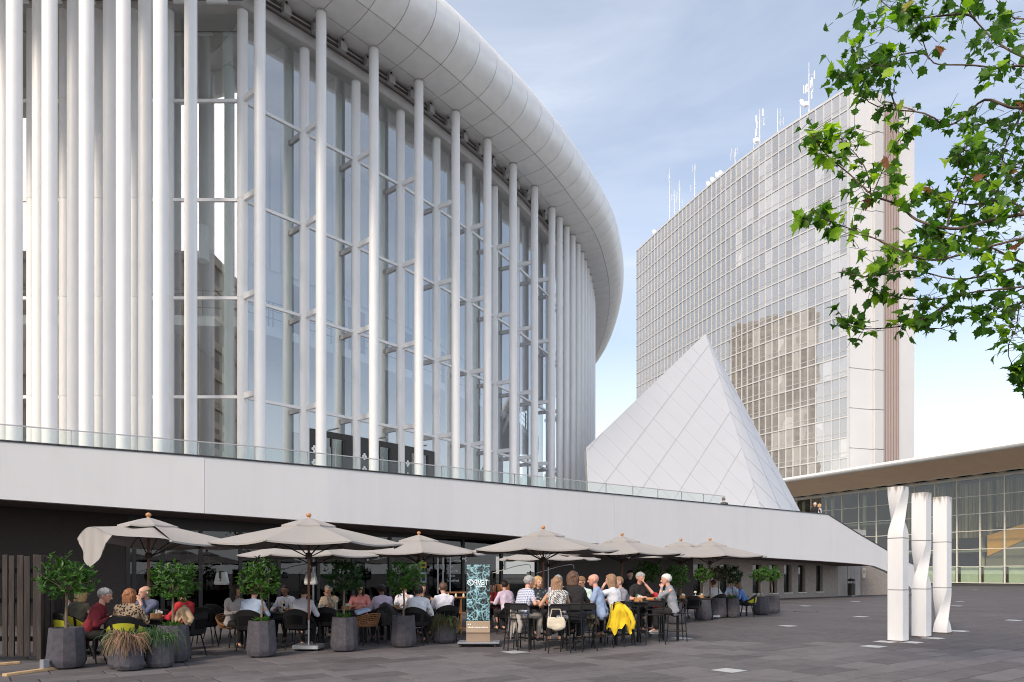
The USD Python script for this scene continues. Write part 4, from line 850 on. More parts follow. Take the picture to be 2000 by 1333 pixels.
# ---------------------------------------------------------------- potted bay trees and grasses
pm('pot_stone', (0.062, 0.057, 0.068), r=0.85, var=0.30, scale=14, bump=0.2, bscale=120); pm('soil', (0.03, 0.022, 0.016), r=1); pm('bark_thin', (0.16, 0.12, 0.08), r=0.9, var=0.25, scale=40)
def leaf_mat(name, stops, tr=0.25, rough=0.45):
    M[name] = usdkit.material(stage, '/World/Looks/'+name, {'g': ('geometry', {}), 'r': ('rgb_ramp', {'ramp': stops}), 'p': ('principled_bsdf', {'roughness': rough, 'specular_ior_level': 0.4}), 't': ('translucent_bsdf', {}), 'mix': ('mix_closure', {'fac': tr})},
        [('g.random_per_island', 'r.fac'), ('r.color', 'p.base_color'), ('r.color', 't.color'), ('p.BSDF', 'mix.closure1'), ('t.BSDF', 'mix.closure2')], surface='mix.closure')
leaf_mat('bay_leaf', [(0.0, (0.04, 0.11, 0.012)), (0.35, (0.13, 0.29, 0.024)), (0.7, (0.27, 0.48, 0.04)), (1.0, (0.42, 0.62, 0.10))])
leaf_mat('bay_leaf_dark', [(0.0, (0.02, 0.055, 0.014)), (0.6, (0.04, 0.11, 0.02)), (1.0, (0.09, 0.20, 0.03))])
leaf_mat('pale_leaf', [(0.0, (0.10, 0.09, 0.05)), (0.5, (0.30, 0.27, 0.18)), (1.0, (0.52, 0.49, 0.36))])
leaf_mat('straw', [(0.0, (0.30, 0.18, 0.11)), (0.5, (0.58, 0.41, 0.28)), (1.0, (0.72, 0.58, 0.42))], 0.15, 0.8); leaf_mat('grass_green', [(0.0, (0.06, 0.12, 0.04)), (1.0, (0.24, 0.34, 0.13))], 0.2, 0.6); leaf_mat('rust_grass', [(0.0, (0.07, 0.06, 0.025)), (0.5, (0.20, 0.13, 0.05)), (1.0, (0.34, 0.23, 0.10))], 0.15, 0.8)
def leaf_blade(p, d, up, L, w):
    d = d/np.linalg.norm(d); s = np.cross(d, up); s /= max(np.linalg.norm(s), 1e-6); u = np.cross(s, d)
    q = [p, p+d*L*0.35+s*w+u*w*0.35, p+d*L*0.75+s*w*0.75+u*w*0.15, p+d*L-u*L*0.06, p+d*L*0.75-s*w*0.75+u*w*0.15, p+d*L*0.35-s*w+u*w*0.35, p+d*L*0.5]
    return np.array(q), np.array([[0, 1, 6], [1, 2, 6], [2, 3, 6], [3, 4, 6], [4, 5, 6], [5, 0, 6]])
def bay_crown(seed, rx=0.43, rz=0.36, nsprig=150, lmin=0.07, lmax=0.115):
    rr = np.random.default_rng(seed); ms = []
    for k in range(nsprig):
        v = rr.normal(size=3); v /= np.linalg.norm(v); rad = rr.uniform(0.62, 0.98)
        rad *= 0.84+0.34*math.sin(3*math.atan2(v[1], v[0])+seed)*0.6+0.10*math.sin(5*v[2]+seed)
        c = np.array([v[0]*rx, v[1]*rx, v[2]*rz])*rad; ax = v*np.array([1, 1, 0.8])+np.array([0, 0, 0.75])+rr.normal(size=3)*0.25; ax /= np.linalg.norm(ax)
        for j in range(rr.integers(6, 10)):
            d = rr.normal(size=3); d -= ax*np.dot(d, ax); d /= np.linalg.norm(d); d = d*rr.uniform(0.5, 1.0)+ax*rr.uniform(0.3, 1.1)
            ms.append(leaf_blade(c+ax*rr.uniform(-0.03, 0.05), d, ax, rr.uniform(lmin, lmax), rr.uniform(0.013, 0.019)))
    return cat_(ms)
POTP = [(0.17, 0), (0.245, 0.03), (0.285, 0.12), (0.282, 0.2), (0.245, 0.70), (0.22, 0.70), (0.215, 0.62), (0.02, 0.62)]
def build_tree(pr, seed, leaf='bay_leaf', top=1.52, rx=0.455, rz=0.375, sprout=False, pot=True, ns=150):
    if pot: obj('pot', lathe(POTP, 10, phase=0.3), 'pot_stone', pr, smooth=25); obj('soil', lathe([(0.21, 0.60), (0.21, 0.64), (0.02, 0.66)], 10), 'soil', pr)
    rr = random.Random(seed); pts = [(0, 0, 0.60)]+[(rr.uniform(-.015, .015), rr.uniform(-.015, .015), z) for z in (0.8, 1.0, 1.2, top)]
    tr = obj('trunk', tube(pts, [0.026, 0.022, 0.02, 0.019, 0.014], 8), 'bark_thin', pr, smooth=True)
    for k in range(7):
        a = k*TAU/7; obj('branch', tube([(0, 0, top-0.25), (math.cos(a)*0.14, math.sin(a)*0.14, top-0.08), (math.cos(a)*rx*.8, math.sin(a)*rx*.8, top+0.08*rr.uniform(-1, 1.5))], [0.011, 0.008, 0.003], 5), 'bark_thin', tr)
    v, f = bay_crown(seed, rx, rz, ns); obj('crown', (v+[0, 0, top], f), leaf, pr)
    if sprout:
        rg = np.random.default_rng(seed); ms = [leaf_blade(np.array([rg.uniform(-.12, .12), rg.uniform(-.12, .12), 0.64+rg.uniform(0, .06)]), np.array([rg.normal(), rg.normal(), 1.4]), np.array([0, 0, 1.0]), rg.uniform(0.08, 0.16), 0.016) for _ in range(60)]
        obj('underplanting', ms, 'bay_leaf', pr)
    
proto('tree_a', lambda p: build_tree(p, 3, ns=165)); proto('tree_b', lambda p: build_tree(p, 11, sprout=True, ns=170)); proto('tree_c', lambda p: build_tree(p, 23)); proto('tree_d', lambda p: build_tree(p, 31, 'bay_leaf_dark', sprout=True))
proto('tree_pale', lambda p: build_tree(p, 41, 'pale_leaf', rx=0.27, rz=0.27, ns=90)); proto('tree_small', lambda p: build_tree(p, 53, rx=0.36, rz=0.30, ns=120))
GT = 'bay trees in stone pots around the cafe'
for x, Y, pro, lab, rz, s in ((130, 12.1, 'tree_a', 'potted bay tree beside the timber screen', 0.4, (1.06, 1.06, 0.98)), (338, 12.95, 'tree_b', 'potted bay tree behind the cluster of straw grasses', 2.0, (1.05, 1.05, 0.95)), (511, 13.75, 'tree_b', 'potted bay tree before the man in pale blue shirt, left of the umbrella foot', 0.2, (1, 1, 0.99)),
                              (672, 14.75, 'tree_d', 'darker potted bay tree just right of the umbrella foot', 1.0, (1, 1, 1)), (788, 15.6, 'tree_c', 'potted bay tree left of the rust coloured grasses', 0.9, (1, 1, 0.98)), (1374, 24.5, 'tree_small', 'potted bay tree beside the white umbrella foot at the far tables', 0.2, (1, 1, 1)),
                              (1431, 26.0, 'tree_d', 'dark potted bay tree before the far table with the lime chair', 2.2, (0.95, 0.95, 1)), (1487, 27.6, 'tree_small', 'left one of two potted bay trees standing close together at the far end', 1.4, (1.12, 1.12, 1)), (1508, 28.7, 'tree_small', 'right one of two potted bay trees standing close together at the far end', 3.0, (1.1, 1.1, 1)),
                              (1264, 22.6, 'tree_c', 'potted bay tree behind the man in black shirt', 0.3, (1.05, 1.05, 1.05)), (1320, 22.6, 'tree_b', 'potted bay tree behind the man in grey cardigan', 0.8, (0.95, 0.95, 0.99)), (1404, 25.8, 'tree_pale', 'small potted tree with pale dry leaves among the far tables', 0.3, (1, 1, 1.02))):
    copy('potted_tree', pro, lab, 'potted tree', GX(x, Y), rz, GT, scale=s)
def tuft(seed, n, R0, L0, L1, droop, z0):
    rr = np.random.default_rng(seed); ms = []
    for k in range(n):
        a = rr.uniform(0, TAU); r0 = R0*math.sqrt(rr.uniform(0, 1)); L = rr.uniform(L0, L1)*(0.75+0.45*math.sin(3*a+seed)*math.sin(2*a+1)); out = rr.uniform(0.15, 0.8); p = np.array([math.cos(a)*r0, math.sin(a)*r0, z0]); ri = rr.uniform(0.9, 2.3); dr_ = rr.uniform(-0.2, 0.6); a2 = a+rr.uniform(-0.8, 0.8)
        pts = []
        for t in np.linspace(0, 1, 6): pts.append(p+np.array([math.cos(a2)*out*L*t, math.sin(a2)*out*L*t, L*(ri*t-(ri+dr_)*t*t)])+np.array([math.sin(t*5+k)*0.012, math.cos(t*4+k)*0.012, 0]))
        ms.append(tube(pts, np.linspace(0.010, 0.003, 6), 3, caps=False))
    return cat_(ms)
def build_grasses(pr):
    for (x, y, s, m, sd, n) in ((0, 0, 0.84, 'straw', 3, 620), (0.34, 0.35, 0.80, 'grass_green', 4, 330), (-0.24, 0.22, 0.78, 'grass_green', 5, 380)):
        pt = thing('pot', parent=pr, loc=(x, y, 0)); S = np.array([s, s, 0.70])
        v, f = lathe(POTP, 10, phase=0.2); obj('vessel', (v*S, f), 'pot_stone', pt, smooth=25)
        obj('soil', lathe([(0.17, 0.40), (0.17, 0.44), (0.02, 0.45)], 10), 'soil', pt)
        obj('grass', tuft(sd, n, 0.15, 0.22, 0.46, 1.0, 0.44), m, pt)
        obj('green_blades', tuft(sd+20, 70, 0.15, 0.25, 0.45, 0.8, 0.44), 'grass_green', pt)
q = G(252, 1309); t = thing('grass_pots', 'cluster of three low stone pots with straw coloured and green grasses at the left front', 'planter', q); build_grasses(t)
q = G(868, 1256); t = thing('grass_pot', 'low stone pot of rust coloured grasses left of the lit sign', 'planter', q)
v, f = lathe(POTP, 10); obj('pot', (v*np.array([0.95, 0.95, 0.62]), f), 'pot_stone', t, smooth=25); obj('soil', lathe([(0.19, 0.36), (0.19, 0.40), (0.02, 0.41)], 10), 'soil', t); obj('grass', tuft(61, 420, 0.18, 0.28, 0.62, 0.95, 0.40), 'rust_grass', t); obj('green_blades', tuft(62, 120, 0.18, 0.3, 0.6, 0.6, 0.40), 'grass_green', t)

# ---------------------------------------------------------------- lit sign on wheels
pm('sign_tan', (0.36, 0.27, 0.19), r=0.5, var=0.04); pm('sign_tan_dark', (0.25, 0.18, 0.13), r=0.5); 
M['screen'] = usdkit.material(stage, '/World/Looks/screen', {'tc': ('texture_coordinate', {}), 'n': ('noise_texture', {'scale': 4.0, 'detail': 3.0}), 'ns': ('vector_math', {'math_type': 'scale', 'scale': 0.35}), 'ad': ('vector_math', {'math_type': 'add'}),
    'v': ('voronoi_texture', {'feature': 'distance_to_edge', 'scale': 6.5}), 'v2': ('voronoi_texture', {'feature': 'distance_to_edge', 'scale': 13.0}), 'mk': ('noise_texture', {'scale': 3.2, 'detail': 4.0}), 'mr': ('map_range', {'from_min': 0.42, 'from_max': 0.58, 'to_min': 0.0, 'to_max': 1.0, 'clamp': True}),
    'r': ('rgb_ramp', {'ramp': [(0.0, (0.75, 0.95, 0.97)), (0.03, (0.30, 0.56, 0.60)), (0.09, (0.03, 0.09, 0.10)), (0.2, (0.006, 0.011, 0.012))]}), 'r2': ('rgb_ramp', {'ramp': [(0.0, (0.55, 0.80, 0.84)), (0.05, (0.14, 0.30, 0.33)), (0.14, (0.01, 0.02, 0.022)), (1.0, (0.0, 0.0, 0.0))]}), 'mu': ('mix_color', {'blend_type': 'multiply', 'fac': 1.0}), 'sm': ('mix_color', {'blend_type': 'add', 'fac': 1.0}),
    'p': ('principled_bsdf', {'roughness': 0.15, 'base_color': (0.01, 0.01, 0.01), 'emission_strength': 0.30})},
    [('tc.object', 'n.vector'), ('n.color', 'ns.vector1'), ('tc.object', 'ad.vector1'), ('ns.vector', 'ad.vector2'), ('ad.vector', 'v.vector'), ('ad.vector', 'v2.vector'), ('tc.object', 'mk.vector'), ('mk.fac', 'mr.value'), ('v.distance', 'r.fac'), ('v2.distance', 'r2.fac'), ('r2.color', 'mu.a'), ('mr.result', 'mu.b'), ('r.color', 'sm.a'), ('mu.result', 'sm.b'), ('sm.result', 'p.emission_color')], surface='p.BSDF')
M['letter_lit'] = usdkit.material(stage, '/World/Looks/letter_lit', {'p': ('principled_bsdf', {'base_color': (0.6, 0.6, 0.6), 'emission_color': (0.85, 0.95, 0.95), 'emission_strength': 0.25})}, surface='p.BSDF')
q = G(934, 1262); sg_ = thing('display_sign', 'tall upright display sign reading TEMPO in mirror writing, on a wheeled plate', 'sign', q, 0.0)
W2 = 0.262
obj('plate', cbox(-0.44, 0.47, -0.30, 0.32, 0.075, 0.10, 0.006), 'galvanised', sg_)
for sx in (-0.38, 0.38):
    for sy in (-0.24, 0.26): obj('caster', moved(lathe([(0.02, -0.015), (0.035, -0.01), (0.035, 0.01), (0.02, 0.015)], 12), (sx, sy, 0.037), rx=math.pi/2), 'dark_metal', sg_)
obj('base', cbox(-W2, W2, -0.03, 0.05, 0.10, 0.29, 0.004), 'sign_tan_dark', sg_); bp = obj('plaque', cbox(-W2, W2, -0.06, 0.05, 0.295, 0.55, 0.005), 'sign_tan', sg_)
obj('body', cbox(-W2, W2, -0.03, 0.06, 0.553, 1.80, 0.004), 'black_frame', sg_); obj('screen', box(-W2+.012, W2-.012, -0.037, -0.031, 0.563, 1.79), 'screen', sg_)
tm = meshkit.text_mesh('TEMP', 0.115, 0.004); b = np.array(tm.vertices); b[:, 0] = -b[:, 0]; b[:, 0] += W2-0.035-b[:, 0].max()
sxx = (0.295)/(b[:, 0].max()-b[:, 0].min()); b[:, 0] = (b[:, 0]-b[:, 0].max())*sxx+W2-0.05
obj('lettering', (np.column_stack([b[:, 0], -0.042+b[:, 2], b[:, 1]+1.34]), tm.faces), 'letter_lit', sg_)
an = np.linspace(0, TAU, 33); obj('emblem', [tube([(-0.165+0.062*math.cos(a), -0.042, 1.397+0.062*math.sin(a)) for a in an], 0.007, 6, caps=False), tube([(-0.155+0.03*math.cos(a), -0.042, 1.405+0.03*math.sin(a)) for a in an[:24]], 0.006, 6)], 'letter_lit', sg_)
rg = random.Random(5)
def tiny_line(x0, x1, y, z, h):                       # print too small to read in the photograph
    out, x = [], x0
    while x < x1-0.008:
        w = rg.uniform(0.006, 0.018); out.append(box(x, min(x+w, x1), y, y+0.003, z, z+h*rg.choice((0.7, 0.7, 1.0)))); x += w+rg.choice((0.004, 0.004, 0.010))
    return out
obj('small_lettering', tiny_line(-0.05, 0.17, -0.041, 1.295, 0.02), 'letter_lit', sg_); obj('plaque_lettering', tiny_line(-0.225, 0.225, -0.064, 0.40, 0.032), 'opal', sg_)
obj('icon', [box(-0.225+dx, -0.20+dx, -0.066, -0.06, 0.465, 0.49) for dx in (0, 0.045)], 'opal', sg_)
# ---------------------------------------------------------------- writing on the shop windows
def window_text(x, y, txt, h, parent):
    p = fw(x); Y = p[1]; z = EYE+(HY-y)/FOC*Y; tm = meshkit.text_mesh(txt, h, 0.004); v = np.array(tm.vertices); o = p+ND*0.03
    return obj('lettering', (np.column_stack([o[0]+UD[0]*v[:, 0]+ND[0]*v[:, 2], o[1]+UD[1]*v[:, 0]+ND[1]*v[:, 2], v[:, 1]+z]), tm.faces), 'opal', parent)
wt = thing('window_menu', 'white menu words on the dark shop window left of the lit sign', 'lettering')
for x, y, s in ((872, 1098, 'les portions'), (875, 1108, 'plats'), (873, 1117.5, 'desserts'), (875, 1127, 'lunch'), (873, 1136.5, 'breakfast')): window_text(x, y, s, 0.095, wt)
def emblem(x, y, s, lab):
    p = fw(x); Y = p[1]; z = EYE+(HY-y)/FOC*Y; t = thing('window_emblem', lab, 'emblem', (p[0]+ND[0]*0.03, p[1]+ND[1]*0.03, z), math.atan2(UD[1], UD[0]))
    for dx, dz in ((-s, 0.1*s), (0, 0), (0.45*s, 0.8*s), (0.5*s, -0.8*s)): obj('dot', moved(lathe([(s*0.42, 0), (s*0.42, 0.008)], 12), (dx, 0, dz), rx=math.pi/2), 'opal', t)
emblem(715, 1089, 0.11, 'white dotted emblem on the shop window above the dark bay tree'); emblem(907, 1092, 0.10, 'white dotted emblem on the shop window above the lit sign')
p = fw(826); pm('poster_yellow', (0.50, 0.36, 0.04), r=0.6); pm('poster_grey', (0.33, 0.40, 0.42), r=0.6)
for y0, y1, m, lab in ((1098, 1110, 'poster_yellow', 'small yellow poster stuck inside the dark shop glass'), (1118, 1138, 'poster_grey', 'pale grey poster on the shop glass below the yellow one')):
    t = thing('poster', lab, 'poster', (p[0]+ND[0]*.02, p[1]+ND[1]*.02, 0), math.atan2(UD[1], UD[0])); z0, z1 = (EYE+(HY-y)/FOC*p[1] for y in (y1, y0)); obj('sheet', box(-0.14, 0.14, -0.02, -0.012, z0, z1), m, t); obj('print', box(-0.09, 0.09, -0.024, -0.0205, z0+0.06, z1-0.08), 'black_frame', t)
# ---------------------------------------------------------------- hanging lanterns
pm('lantern_white', (0.75, 0.74, 0.72), r=0.5)
def lantern(x, y, Y, lab, dx=-1.1):
    c = P(x, y, Y); t = thing('lantern', lab, 'lantern', (c[0], c[1], 0), 0.0); z = c[2]
    obj('pole', tube([(dx, 0.2, 0), (dx, 0.2, z+0.12)], 0.018, 6), 'dark_metal', t)
    obj('arm', tube([(dx, 0.2, z+0.10), (dx*0.4, 0.06, z+0.30), (-0.08, 0, z+0.36), (-0.01, 0, z+0.33), (0, 0, z+0.24)], 0.010, 6), 'grey_steel', t)
    obj('shade', trimesh.convex.convex_hull(np.array([[sx*w, sy*w*0.6, z+h] for w, h in ((0.125, -0.15), (0.145, -0.11), (0.105, 0.12), (0.085, 0.14)) for sx in (-1, 1) for sy in (-1, 1)])), 'lantern_white', t)
    obj('strap', [box(-0.017, 0.017, -0.11, -0.07, z-0.06, z+0.17), box(-0.017, 0.017, -0.09, 0.09, z+0.15, z+0.175)], 'dark_metal', t); obj('button', moved(lathe([(0.022, 0), (0.022, 0.012)], 10), (0, -0.108, z-0.03), rx=math.pi/2), 'galvanised', t)
lantern(433, 1130, 16.6, 'white hanging lantern between the two left bay trees'); lantern(607, 1130, 17.6, 'white hanging lantern seen beside the wooden umbrella pole'); lantern(1036, 1127, 20.5, 'white hanging lantern above the man in checked shirt'); lantern(1121, 1127, 21.0, 'white hanging lantern above the reddish haired man')
p = fw(983); t = thing('wall_lamp', 'small metal wall lamp on the dark wall right of the lit sign', 'lamp', (p[0], p[1], 0), math.atan2(UD[1], UD[0])); obj('cylinder', lathe([(0.05, 1.75), (0.06, 1.76), (0.06, 2.15), (0.05, 2.16)], 12, (0, -0.12, 0)), 'galvanised', t, smooth=40); obj('arm', box(-0.02, 0.02, -0.08, 0, 1.93, 1.98), 'dark_metal', t)
# ---------------------------------------------------------------- people
def mat3(rz): c, s = math.cos(rz), math.sin(rz); return np.array([[c, -s, 0], [s, c, 0], [0, 0, 1.0]])
_S = {}
def sph(c, r, n=12): return Manifold.sphere(1.0, n).scale([float(r)]*3).translate([float(x) for x in c])
def hull(*cr): return Manifold.batch_hull([sph(c, r) for c, r in cr])
def chain(js): return [hull(js[i], js[i+1]) for i in range(len(js)-1)]
def union(ms):
    from manifold3d import OpType
    return Manifold.batch_boolean(ms, OpType.Add)
def soften(m, edge, it=6, wr=0.0, ws=9.0, seed=0):
    m = m.refine_to_length(edge); me = m.to_mesh(); t = trimesh.Trimesh(np.array(me.vert_properties[:, :3], float), np.array(me.tri_verts), process=True)
    trimesh.smoothing.filter_taubin(t, lamb=0.5, nu=0.52, iterations=it)
    if wr:
        p = np.array(t.vertices); n = meshkit.noise(p*np.array([ws, ws, ws*0.7])+seed, seed)+0.5*meshkit.noise(p*ws*2.3+seed, seed+3)-0.75; t.vertices = p+t.vertex_normals*(n*wr)[:, None]
    return np.array(t.vertices), np.array(t.faces)
def rot_axis(v, k, a): k = k/np.linalg.norm(k); return v*math.cos(a)+np.cross(k, v)*math.sin(a)+k*np.dot(k, v)*(1-math.cos(a))
def rotm(yaw, pitch, roll=0.0):
    cy, sy, cp, sp, cr, sr = math.cos(yaw), math.sin(yaw), math.cos(pitch), math.sin(pitch), math.cos(roll), math.sin(roll)
    return np.array([[cy, -sy, 0], [sy, cy, 0], [0, 0, 1]])@np.array([[cp, 0, sp], [0, 1, 0], [-sp, 0, cp]])@np.array([[1, 0, 0], [0, cr, -sr], [0, sr, cr]])
def ik(S, T, l1, l2, pole):
    d = T-S; D = np.linalg.norm(d); D2 = min(D, (l1+l2)*0.995); u = d/D; T = S+u*D2; a = (l1*l1-l2*l2+D2*D2)/(2*D2); h = math.sqrt(max(l1*l1-a*a, 0)); w = pole-u*np.dot(pole, u); w /= np.linalg.norm(w); return S+u*a+w*h, T
def hand_parts(W, d, palm, side):
    d = d/np.linalg.norm(d); palm = palm-d*np.dot(palm, d); palm /= np.linalg.norm(palm); lat = np.cross(d, palm)*side          # towards the thumb
    ms = [hull((W, 0.026), (W+d*0.03+lat*0.022, 0.017), (W+d*0.085+lat*0.028, 0.014), (W+d*0.08-lat*0.030, 0.013), (W+d*0.03-lat*0.022, 0.016))]
    for k, (o, L) in enumerate(((0.029, 0.072), (0.010, 0.080), (-0.010, 0.074), (-0.029, 0.058))):
        b = W+d*0.082+lat*o; m = b+d*L*0.52+palm*L*0.16; e = m+d*L*0.36+palm*L*0.34; ms += chain([(b, 0.0092), (m, 0.0085), (e, 0.0072)])
    b = W+d*0.025+lat*0.026; m = b+d*0.035+lat*0.030+palm*0.008; e = m+d*0.034+lat*0.006+palm*0.008; ms += chain([(b, 0.013), (m, 0.0105), (e, 0.0085)])
    return ms
SKINS = {'fair': (0.58, 0.34, 0.25), 'tan': (0.48, 0.26, 0.17), 'ruddy': (0.56, 0.29, 0.21), 'brown': (0.20, 0.10, 0.06)}
for k, c in SKINS.items(): pm('skin_'+k, c, r=0.55, var=0.07, scale=18, subsurface_weight=0.0)
HAIRS = {'blond': (0.46, 0.29, 0.13), 'grey': (0.30, 0.29, 0.28), 'white': (0.58, 0.57, 0.55), 'brown': (0.10, 0.05, 0.03), 'dark': (0.022, 0.014, 0.011), 'red': (0.30, 0.12, 0.05), 'ginger': (0.24, 0.12, 0.06), 'lightbrown': (0.26, 0.15, 0.085)}
for k, c in HAIRS.items(): pm('hair_'+k, c, r=0.6, var=0.35, scale=60)
pm('eye_dark', (0.02, 0.015, 0.012), r=0.2); pm('lip', (0.36, 0.12, 0.10), r=0.5); pm('shoe_dark', (0.03, 0.025, 0.022), r=0.5); pm('shoe_tan', (0.32, 0.16, 0.08), r=0.6); pm('shoe_white', (0.6, 0.6, 0.6), r=0.6)
def cloth(name, c, var=0.08): return pm(name, c, r=0.9, var=var, scale=9, bump=0.15, bscale=200)
for n_, c in (('maroon', (0.17, 0.012, 0.02)), ('olive', (0.075, 0.065, 0.045)), ('denim_shirt', (0.10, 0.115, 0.19)), ('red_knit', (0.42, 0.02, 0.025)), ('pale_grey', (0.52, 0.48, 0.46)), ('pale_blue', (0.42, 0.52, 0.70)), ('white_shirt', (0.66, 0.64, 0.70)), ('lilac', (0.56, 0.46, 0.58)), ('sand', (0.36, 0.29, 0.22)), ('pink', (0.55, 0.20, 0.18)),
              ('black_cloth', (0.014, 0.012, 0.013)), ('mint', (0.45, 0.55, 0.53)), ('sky_shirt', (0.26, 0.34, 0.50)), ('white_tee', (0.66, 0.66, 0.70)), ('grey_tee', (0.20, 0.20, 0.23)), ('grey_knit', (0.24, 0.25, 0.28)), ('royal_blue', (0.10, 0.20, 0.48)), ('denim', (0.05, 0.075, 0.16)), ('khaki', (0.34, 0.31, 0.28)), ('navy', (0.02, 0.024, 0.04)), ('yellow', (0.66, 0.46, 0.015)), ('charcoal', (0.045, 0.042, 0.045)), ('cream', (0.55, 0.49, 0.38)), ('tan_knit', (0.42, 0.30, 0.19))): cloth(n_, c)
def pattern(name, nodes, links, col):
    M[name] = usdkit.material(stage, '/World/Looks/'+name, {'tc': ('texture_coordinate', {}), 'p': ('principled_bsdf', {'roughness': 0.9}), **nodes}, links+[(col, 'p.base_color')], surface='p.BSDF')
pattern('leopard', {'v': ('voronoi_texture', {'scale': 26.0}), 'n': ('noise_texture', {'scale': 12.0}), 'r': ('rgb_ramp', {'ramp': [(0.0, (0.10, 0.05, 0.025)), (0.28, (0.03, 0.015, 0.01)), (0.42, (0.05, 0.025, 0.015)), (0.5, (0.52, 0.36, 0.22)), (1.0, (0.58, 0.42, 0.27))]})}, [('tc.object', 'v.vector'), ('v.distance', 'r.fac')], 'r.color')
pattern('bw_print', {'v': ('checker_texture', {'scale': 40.0, 'color1': (0.03, 0.03, 0.03), 'color2': (0.62, 0.60, 0.58)}), 'mp': ('mapping', {'rotation': (0.3, 0.4, 0.78)})}, [('tc.object', 'mp.vector'), ('mp.vector', 'v.vector')], 'v.color')
pattern('floral', {'v': ('voronoi_texture', {'scale': 15.0}), 'r': ('rgb_ramp', {'ramp': [(0.0, (0.55, 0.22, 0.14)), (0.22, (0.30, 0.30, 0.28)), (0.36, (0.03, 0.04, 0.05)), (1.0, (0.015, 0.02, 0.025))]})}, [('tc.object', 'v.vector'), ('v.distance', 'r.fac')], 'r.color')
pattern('floral_bright', {'v': ('voronoi_texture', {'scale': 13.0}), 'r': ('rgb_ramp', {'ramp': [(0.0, (0.05, 0.07, 0.16)), (0.3, (0.12, 0.25, 0.42)), (0.45, (0.58, 0.56, 0.55)), (0.65, (0.55, 0.10, 0.06)), (1.0, (0.62, 0.60, 0.58))]})}, [('tc.object', 'v.vector'), ('v.distance', 'r.fac')], 'r.color')
pattern('plaid', {'w': ('wave_texture', {'scale': 9.0, 'bands_direction': 'y', 'profile': 'sine'}), 'w2': ('wave_texture', {'scale': 9.0, 'bands_direction': 'z', 'profile': 'sine'}), 'a': ('math', {'math_type': 'add'}), 'h': ('math', {'math_type': 'multiply', 'value2': 0.5}), 'r': ('rgb_ramp', {'ramp': [(0.0, (0.08, 0.10, 0.22)), (0.35, (0.20, 0.24, 0.38)), (0.6, (0.58, 0.58, 0.64)), (1.0, (0.64, 0.64, 0.68))]})}, [('tc.object', 'w.vector'), ('tc.object', 'w2.vector'), ('w.fac', 'a.value1'), ('w2.fac', 'a.value2'), ('a.value', 'h.value1'), ('h.value', 'r.fac')], 'r.color')

